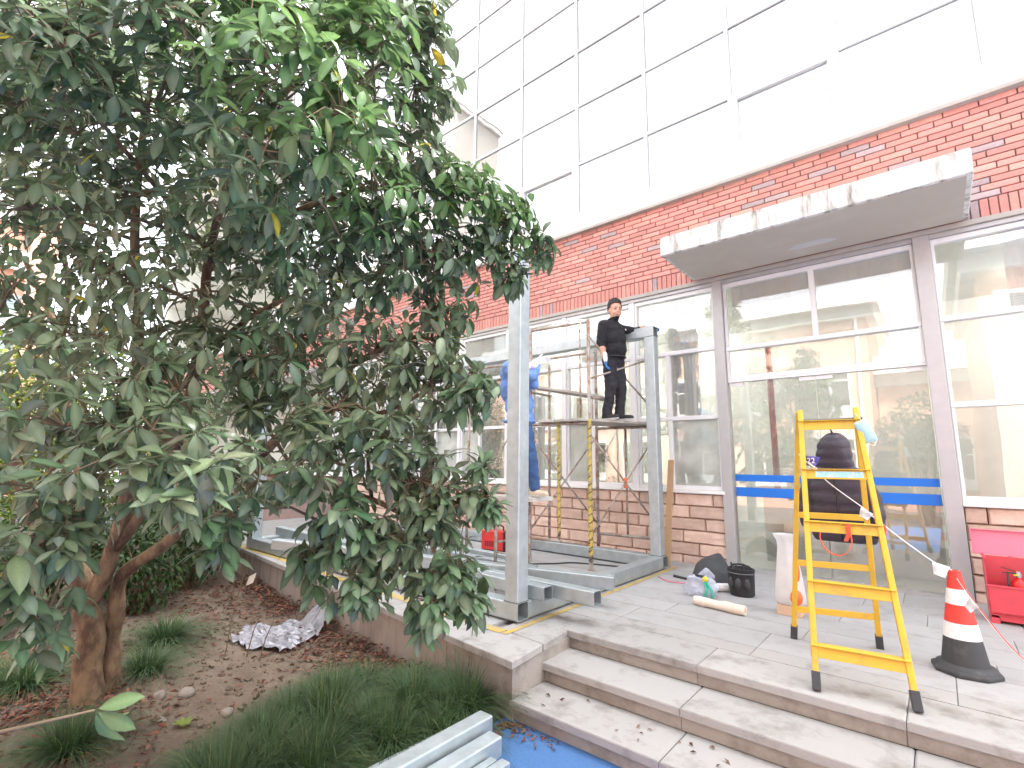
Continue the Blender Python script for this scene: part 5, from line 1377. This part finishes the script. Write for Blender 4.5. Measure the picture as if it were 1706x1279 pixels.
for cx_, cy_, cz_, rad, nt_, tone, hang in CLUMPS:
    c = V(cx_, cy_, cz_)
    # branch from the nearest limb to the clump's middle
    lp, lr = min(limb_pts, key=lambda a: (a[0]-c).length+ (0.25 if a[0].z > c.z+.1 else 0))
    mid = lp.lerp(c, .5)+V(rng.uniform(-.06,.06),rng.uniform(-.06,.06),.07)
    br = [lp, lp.lerp(mid,.55), mid, mid.lerp(c,.6)+V(0,0,.02), c]; r0 = min(lr*.6, .012)+.003
    tw.tube(br, [r0, r0*.85, r0*.7, r0*.55, r0*.4], 6)
    spine = [mid.lerp(c, k/4) for k in range(5)]
    for k in range(int(nt_*2.15+.5)):
        while True:
            o_ = V(rng.uniform(-1,1), rng.uniform(-1,1), rng.uniform(-1,1))
            if .2 < o_.length < 1: break
        tip = c+o_*rad
        outw = (tip-ctr).normalized(); axis = outw*.6+o_*.5+V(0,0,.55-.9*hang)
        b = min(spine, key=lambda p: (p-tip).length)
        m1 = b.lerp(tip, .5)+V(rng.uniform(-.03,.03),rng.uniform(-.03,.03),.03)
        e_ = tip-axis.normalized()*.045
        tw.tube([b, m1, e_, tip], [.0042,.0034,.0026,.0022], 5, False)
        whorl(tip, axis, rng.choice((5,6,6,7,8)), rng.uniform(.105,.145), tone, hang)
        if rng.random() < .5: whorl(m1.lerp(tip,.35), axis, 3, rng.uniform(.085,.12), tone, hang)
# low sprig in front of the trunk
sp_ = [V(-2.75,-.42,-.45), V(-2.62,-.25,.15), V(-2.30,.12,.52), V(-2.12,.29,.57), V(-2.03,.40,.595), V(-2.01,.44,.60)]
tw.tube(sp_, [.009,.008,.006,.005,.004,.003], 6)
for d_, L_ in (((.62,.55,.28),.13),((.15,.30,-.75),.14),((.45,.55,-.40),.13),((-.15,.5,-.5),.12),((.1,.6,.1),.09)):
    y = V(*d_).normalized(); x = y.cross(V(.35,-.75,.45)).normalized(); z = x.cross(y)
    m = Matrix((x*L_,y*L_,z*L_)).transposed().to_4x4(); m.translation = sp_[-1]; leaves.append((rng.randrange(3), m, (.95,1.0,.85)))
obj('twigs', tw, 'twig', tree, smooth=True, kind='stuff')
camp = V(0,0,1.35)
order = sorted(range(len(leaves)), key=lambda i: (leaves[i][1].translation-camp).length/ (leaves[i][1].to_scale().x))
single = set(order[:300])
LM = {}
def leaf_tint(ti, n_):                                # paler midrib, slightly varied blade
    f = 1.45 if n_ % 3 == 1 and n_ < 21 else (.90 if n_ % 3 == 0 else .97)
    return (ti[0]*f, ti[1]*f*(.97 if f > 1 else 1), ti[2]*f)
def leaf_obj_mesh(k, ti):
    if (k, ti) not in LM:
        q = MB(); q.v = LEAFS[k].v[:]; q.f = LEAFS[k].f[:]; q.m = LEAFS[k].m[:]; q.tint = [leaf_tint(ti, n_) for n_ in range(len(q.v))]; LM[(k,ti)] = q.mesh('leaf', ['leaf'], True)
    return LM[(k, ti)]
fol = MB()
for i, (k, m, ti) in enumerate(leaves):
    if i in single:
        tq = tuple(round(v*4)/4 for v in ti)
        o = link('leaf', leaf_obj_mesh(k, tq), tree); o.matrix_basis = m
    else:
        n0 = len(fol.v); fol.v += [tuple(m @ V(*p)) for p in LEAFS[k].v]; fol.f += [tuple(a+n0 for a in f) for f in LEAFS[k].f]; fol.m += LEAFS[k].m; fol.tint += [leaf_tint(ti, n_) for n_ in range(len(LEAFS[k].v))]
obj('foliage', fol, 'leaf', tree, smooth=True, kind='stuff')

# ------------------------------------------------------------------ shrubs behind and trees across the yard
def leafy(name, label, cat, base, blobs, n_, L, tones, matn='bush_leaf', stems=6, group=None, trunk=None):
    o = thing(name, label, cat, group, loc=base); base = V(*base)
    q = MB(); sm = leaf_mesh('l', 1., .42, .25, .2, 0, 6)
    simple_v = [sm.v[i] for i in (0,9,10,11,18+1,1)]
    for k in range(n_):
        bx_, by_, bz_, br = rng.choice(blobs)
        while True:
            d = V(rng.uniform(-1,1),rng.uniform(-1,1),rng.uniform(-1,1))
            if .35 < d.length < 1: break
        p = V(bx_,by_,bz_)+d*br*V(1,1,1).length/1.732
        y = (d+V(rng.uniform(-.8,.8),rng.uniform(-.8,.8),rng.uniform(-.9,.3))).normalized(); x = y.cross(V(rng.uniform(-.5,.5),rng.uniform(-.5,.5),1)); x = x.normalized() if x.length > .05 else y.orthogonal().normalized(); z = x.cross(y)
        s_ = L*rng.uniform(.7,1.25); m = Matrix((x*s_,y*s_,z*s_)).transposed().to_4x4(); m.translation = p
        n0 = len(q.v); vs = [(-.0,0,0),(-.2,.45,.05),(0,.5,0),(.2,.45,.05),(0,1,-.15)]
        q.v += [tuple(m @ V(*v)) for v in vs]; q.f += [(n0,n0+2,n0+1),(n0,n0+3,n0+2),(n0+1,n0+2,n0+4),(n0+2,n0+3,n0+4)]; q.m += [0]*4
        t_ = rng.choice(tones); j = rng.uniform(.75,1.25); q.tint += [(t_[0]*j,t_[1]*j,t_[2]*j)]*5
    obj('crown' if trunk else 'foliage', q, matn, o, smooth=True, kind='stuff')
    q = MB()
    for k in range(stems):
        b = rng.choice(blobs); tgt = V(*b[:3])+V(rng.uniform(-.5,.5),rng.uniform(-.5,.5),rng.uniform(-.2,.6))*b[3]
        q.tube([base+V(rng.uniform(-.12,.12),rng.uniform(-.12,.12),-.05), base.lerp(tgt,.45)+V(rng.uniform(-.08,.08),rng.uniform(-.08,.08),.05), tgt], [trunk or .016,(trunk or .016)*.6,.006], 7)
    obj('trunk' if trunk else 'stems', q, 'bark', o, smooth=True)
    return o
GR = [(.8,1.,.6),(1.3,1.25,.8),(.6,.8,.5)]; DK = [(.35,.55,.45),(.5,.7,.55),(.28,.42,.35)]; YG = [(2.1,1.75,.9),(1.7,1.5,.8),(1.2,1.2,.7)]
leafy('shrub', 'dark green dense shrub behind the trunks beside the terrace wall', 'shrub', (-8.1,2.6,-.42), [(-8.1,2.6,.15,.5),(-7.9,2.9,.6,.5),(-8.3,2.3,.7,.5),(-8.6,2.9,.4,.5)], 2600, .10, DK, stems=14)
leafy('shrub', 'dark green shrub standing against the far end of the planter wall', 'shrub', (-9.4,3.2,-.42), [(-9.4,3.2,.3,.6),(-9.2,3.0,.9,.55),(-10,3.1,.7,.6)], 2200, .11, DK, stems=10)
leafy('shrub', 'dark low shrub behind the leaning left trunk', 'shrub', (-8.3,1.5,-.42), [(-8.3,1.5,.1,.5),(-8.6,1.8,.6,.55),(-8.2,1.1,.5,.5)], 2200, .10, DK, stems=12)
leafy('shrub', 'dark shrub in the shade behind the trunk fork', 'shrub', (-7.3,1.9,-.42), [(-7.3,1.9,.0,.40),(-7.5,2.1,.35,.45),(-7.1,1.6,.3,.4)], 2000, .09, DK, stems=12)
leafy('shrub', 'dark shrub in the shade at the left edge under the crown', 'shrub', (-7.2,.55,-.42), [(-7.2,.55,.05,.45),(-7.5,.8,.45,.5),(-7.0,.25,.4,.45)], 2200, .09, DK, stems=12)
leafy('shrub', 'yellow green bush at the left edge behind the tree', 'shrub', (-9.2,.5,-.42), [(-9.0,.5,1.0,.75),(-9.2,.7,1.8,.75),(-9.4,.3,2.4,.6),(-8.9,.0,1.5,.7)], 4200, .13, YG, stems=10)
leafy('shrub', 'yellow green bush farther back beside the one at the left edge', 'shrub', (-11.2,1.4,-.42), [(-11.2,1.4,1.2,.9),(-11,1.2,2.2,.9),(-11.5,1.8,2.6,.8),(-11.0,2.2,1.2,.9)], 3800, .15, YG, stems=10)
leafy('shrub', 'mid green bush between the terrace end and the yellow green bushes', 'shrub', (-12.5,3.4,-.42), [(-12.5,3.4,.8,.9),(-12.3,3.2,1.9,.9),(-13,3.6,2.4,.8)], 3000, .15, GR, stems=8)
leafy('garden_tree', 'dark garden tree across the yard mirrored beside the left door post', 'tree', (-6.3,-4.8,-.5), [(-5.6,-4.8,6.3,.75),(-5.1,-4.9,5.4,.6),(-6.0,-4.7,5.2,.8),(-5.8,-5.,7.2,.6)], 3000, .20, DK, stems=7, trunk=.10)
leafy('garden_tree', 'dark round garden tree across the yard mirrored in the right door', 'tree', (-.4,-7.5,-.5), [(-.9,-8.,2.5,.75),(-.3,-7.8,3.1,.8),(-1.1,-8.1,1.6,.7),(.2,-8,2.4,.7)], 3600, .20, DK, stems=7, trunk=.10)

# ------------------------------------------------------------------ grass tussocks, litter, stones, rubbish
def tussock_mesh(seed, n_=520, h=.36, spread=.34):
    r_ = random.Random(seed); q = MB()
    for k in range(n_):
        a = r_.uniform(0,6.283); rr = .10*math.sqrt(r_.random()); lean = r_.random()**.8*spread*1.2; hh = h*r_.uniform(.55,1.1); w_ = r_.uniform(.0028,.0058)
        p = V(rr*math.cos(a), rr*math.sin(a), 0); a2 = a+r_.uniform(-.6,.6); d = V(math.cos(a2), math.sin(a2), 0); sd = V(-d.y, d.x, 0)*w_
        prev = None; t_ = r_.choice(((1,1,1),(.7,.85,.75),(1.5,1.4,1.1),(.8,1.1,.8),(2.4,1.7,1.2) if r_.random() < .3 else (1,.9,.9)))
        for i in range(4):
            u = i/3; c = p+d*lean*u**1.6+V(0,0,hh*(u-.78*u**2.4*(lean/spread))); ww = sd*(1-u*.92)
            n0 = len(q.v); q.v += [tuple(c-ww), tuple(c+ww)]; q.tint += [t_]*2
            if i: q.f.append((n0-2,n0-1,n0+1,n0)); q.m.append(0)
    return q.mesh('grass_blades', ['grass_blade'], True)
TM = [tussock_mesh(s_, *a) for s_, a in enumerate(((620,.40,.52),(700,.46,.58),(520,.33,.46)))]
TU = [(-5.75,1.72,0,1.0,'grass tussock standing alone on the bare soil behind the trunk'),(-5.0,1.40,2,.9,'dark grass tussock close against the right trunk'),(-3.62,2.20,1,.8,'grass tussock in front of the red leaf heap'),(-2.72,2.72,1,1.0,'grass tussock at the foot of the stone end block'),(-2.95,2.45,0,1.0,'grass tussock just behind the pile of steel tubes'),(-3.15,2.62,2,1.0,'small grass tussock along the planter wall'),(-3.35,2.05,1,1.0,'grass tussock in the middle of the grass border'),(-3.05,1.85,0,1.05,'grass tussock beside the long steel tube'),(-2.95,2.12,2,1.0,'small tussock tucked against the steel tubes'),(-3.40,1.62,1,.75,'grass tussock at the bottom edge left of the tubes'),(-3.12,1.50,0,1.0,'near grass tussock at the bottom edge of the lawn'),(-4.15,.80,1,.8,'grass tussock in front of the trunk foot'),(-5.6,.75,2,1.0,'grass tussock left of the trunk among fallen leaves'),(-5.9,.45,0,.9,'grass tussock at the far left edge of the soil'),(-3.55,2.48,0,.8,'thin grass tussock between wall and lawn'),(-3.0,1.22,1,1.,'closest grass tussock at the lower edge of the view'),(-3.30,1.25,2,.8,'grass tussock leaning over the bare soil edge'),(-2.85,1.65,1,.8,'grass tussock hidden under the tube pile edge')]
for k, (x, y, mi, s_, l_) in enumerate(TU):
    o = link('grass_tussock', TM[mi], None, (x, y, soil_z(x,y)-.015)); o.scale = (s_,s_,s_); o.rotation_euler = (0,0,k*1.7); tag(o, l_, 'grass tussock', 'grass tussocks in the planting bed')
for k in range(7):
    u = (k*.618) % 1; x = -2.62-1.75*u; y = 2.62-.45*abs(rng.gauss(0,1))-.62*u*1.6+rng.uniform(-.2,.25)
    if x > -2.66 and y < 2.4: x -= .1
    if y > wall_y(x)-.15: y = wall_y(x)-.2
    if y < .9 or x < -3.3-.5*(y-1.2): continue
    o = link('grass_tussock', TM[k % 3], None, (x, y, soil_z(x,y)-.02)); s_ = rng.uniform(.75,1.05); o.scale = (s_,s_,s_); o.rotation_euler = (0,0,k*2.1); tag(o, 'dense grass tussock in the grass border between the planter wall and the tubes', 'grass tussock', 'dense tussocks of the grass border')
q = MB()
def litter(x, y, z, L, t_):
    a = rng.uniform(0,6.28); d = V(math.cos(a), math.sin(a), rng.uniform(-.35,.35)); sd = d.cross(V(rng.uniform(-.4,.4),rng.uniform(-.4,.4),1)).normalized(); d = d.normalized()
    p = V(x,y,z); n0 = len(q.v); c = rng.uniform(.05,.3)*L
    q.v += [tuple(p-d*L*.5), tuple(p-sd*L*.22+V(0,0,c)), tuple(p+d*L*.5), tuple(p+sd*L*.22+V(0,0,c))]; q.f += [(n0,n0+2,n0+1),(n0,n0+3,n0+2)]; q.m += [0,0]; q.tint += [t_]*4
LT = [(1,1,1),(1.3,1.1,1),(.6,.55,.55),(.9,1.5,1.2),(1.5,1.7,1.6),(.5,.6,.6)]
for k in range(5200):
    u = rng.random()
    if u < .52:
        x = -3.3-rng.random()**1.3*4.6; y = wall_y(x)-abs(rng.gauss(0,.24))*(1.2 if -5 < x < -3.8 else .8)
        if -5.9 < x < -5.1 and rng.random() < .6: continue
        z = soil_z(x,y)+.01+rng.random()*.10*math.exp(-abs(wall_y(x)-y)*4)
    elif u < .83: x = -5.3+rng.gauss(0,.75); y = .85+rng.gauss(0,.33); z = soil_z(x,y)+.012+rng.random()*.02
    elif u < .9: x = rng.uniform(-8,-3); y = rng.uniform(.4,2.8); z = soil_z(x,y)+.01
    else: x = -7.2+rng.gauss(0,.6); y = 2.6+rng.gauss(0,.4); z = soil_z(x,y)+.012
    if y > wall_y(x)+.0: continue
    litter(x, y, z, rng.uniform(.03,.07), rng.choice(LT))
for k in range(130):
    x = -2.42+abs(rng.gauss(0,.16)); y = 2.86-abs(rng.gauss(0,.10))-.3*max(0,-(x+2.3)); litter(x, y, -.392, rng.uniform(.02,.045), rng.choice(LT))
for k in range(16): litter(-2.3+rng.random()*1.5, 3.22-rng.random()*.28, -.264, rng.uniform(.03,.05), rng.choice(LT))
for k in range(8): litter(-1.6+rng.random()*.5, 2.80-rng.random()*.1, -.394, rng.uniform(.03,.05), rng.choice(LT))
tag(obj('leaf_litter', q, 'litter_leaf'), 'fallen red brown leaves on the soil and along the wall', 'leaves', kind='stuff')
def rock(label, x, y, r_, seed):
    q = MB(); q.ell((0,0,0), (r_,r_*.8,r_*.6), seg=12, rings=8); q.v = [tuple(V(*p)*(1+.35*mnoise.noise(V(*p)/r_*1.1+V(seed,0,0)))) for p in q.v]
    o = obj('rock', q, 'rock', None, smooth=False, loc=(x,y,soil_z(x,y)+r_*.2)); tag(o, label, 'rock', 'stones on the bare soil')
rock('brown stone on the bare soil right of the trunk', -4.40,1.50,.07,1); rock('pale flat stone just left of the brown stone', -4.52,1.36,.05,5); rock('small flat stone in the middle of the bare soil', -3.95,1.62,.05,9); rock('small stone near the bright weed on the soil', -4.15,1.28,.035,12)
q = MB()
for k in range(1500):
    x = rng.uniform(-7,-3); y = rng.uniform(.6,2.7)
    if y > wall_y(x)-.1: continue
    r_ = rng.random()**3*.018+.004; z = soil_z(x,y); m = Matrix.Translation((x,y,z+r_*.3)) @ Matrix.Rotation(rng.uniform(0,3),4,V(rng.random(),rng.random(),rng.random()+.01))
    q.box(None, (r_*2,r_*1.6,r_*1.2), M=m)
tag(obj('clods', q, 'soil'), 'crumbs and clods of earth over the bare soil', 'earth clods', kind='stuff')
# crumpled silver plastic sheet
q = MB(); n1, n2 = 30, 22
for j in range(n2+1):
    for i in range(n1+1):
        u, v_ = i/n1, j/n2; x = -5.85+u*.95+.15*v_; y = 2.15+v_*.95*(.75+.3*math.sin(u*3.0))-.1*u
        y = min(y, wall_y(x)-.03); z = soil_z(x,y)+.012+.085*abs(mnoise.noise(V(x*7,y*7,1)))+.05*abs(mnoise.noise(V(x*17,y*17,4)))+.20*max(0,y-(wall_y(x)-.22))*(1 if u > .3 else 0)/.2
        q.v.append((x,y,z))
for j in range(n2):
    for i in range(n1):
        u, v_ = i/n1-.5, j/n2-.5
        if u*u*3.2+v_*v_*3.4+.35*mnoise.noise(V(u*4,v_*4,7)) < .62: a = j*(n1+1)+i; q.f.append((a,a+1,a+n1+2,a+n1+1)); q.m.append(0)
tag(obj('plastic_sheet', q, 'foil'), 'crumpled silvery plastic sheet on the soil against the wall', 'plastic sheet')
q = MB(); q.box(None, (.22,.004,.13), M=Matrix.Translation((-7.3,3.14,-.26)) @ Matrix.Rotation(R(-20),4,'Y') @ Matrix.Rotation(R(-24),4,'X')); tag(obj('paper_scrap', q, 'paper'), 'pale scrap of card leaning on the planter wall among red leaves', 'card')
q = MB(); q.ell((-9.0,2.0,-.33), (.35,.2,.06)); tag(obj('white_sheet', q, 'milk_plastic', smooth=True), 'white plastic lying on the ground behind the shrub stems', 'plastic sheet')
for k, (x, y, h, l_) in enumerate(((-5.05,2.0,.75,'tall thin dry stem rising from the soil beside the silvery sheet'),(-4.95,2.15,.42,'short bent dry stem in front of the silvery sheet'),(-4.8,2.2,.36,'shortest dry stem right of the tall one'))):
    q = MB(); q.tube([(x,y,soil_z(x,y)-.02),(x+.02,y+.03,-.42+h*.5),(x+.07,y+.08,-.42+h)], [.006,.005,.003], 6); q.tube([(x+.03,y+.04,-.42+h*.6),(x-.05,y+.02,-.42+h*.8)], .0025, 5); tag(obj('dry_stem', q, 'twig'), l_, 'stem', 'dry stems on the soil')
wd = thing('weed', 'small bright green weed on the bare soil', 'weed', loc=(-3.95,1.35,soil_z(-3.95,1.35)))
q = MB()
for k in range(9):
    a = k*.7; m = Matrix.Translation((-3.95,1.35,soil_z(-3.95,1.35))) @ Matrix.Rotation(a,4,'Z') @ Matrix.Rotation(R(28),4,'X') @ Matrix.Scale(.075,4); n0 = len(q.v); L_ = LEAFS[0]
    q.v += [tuple(m @ V(*p)) for p in L_.v]; q.f += [tuple(i+n0 for i in f) for f in L_.f]; q.m += L_.m; q.tint += [(1.8,1.7,.7)]*len(L_.v)
obj('foliage', q, 'bush_leaf', wd, smooth=True)
q = MB(); tag(q and link('step_weed', None) if False else wd, None)
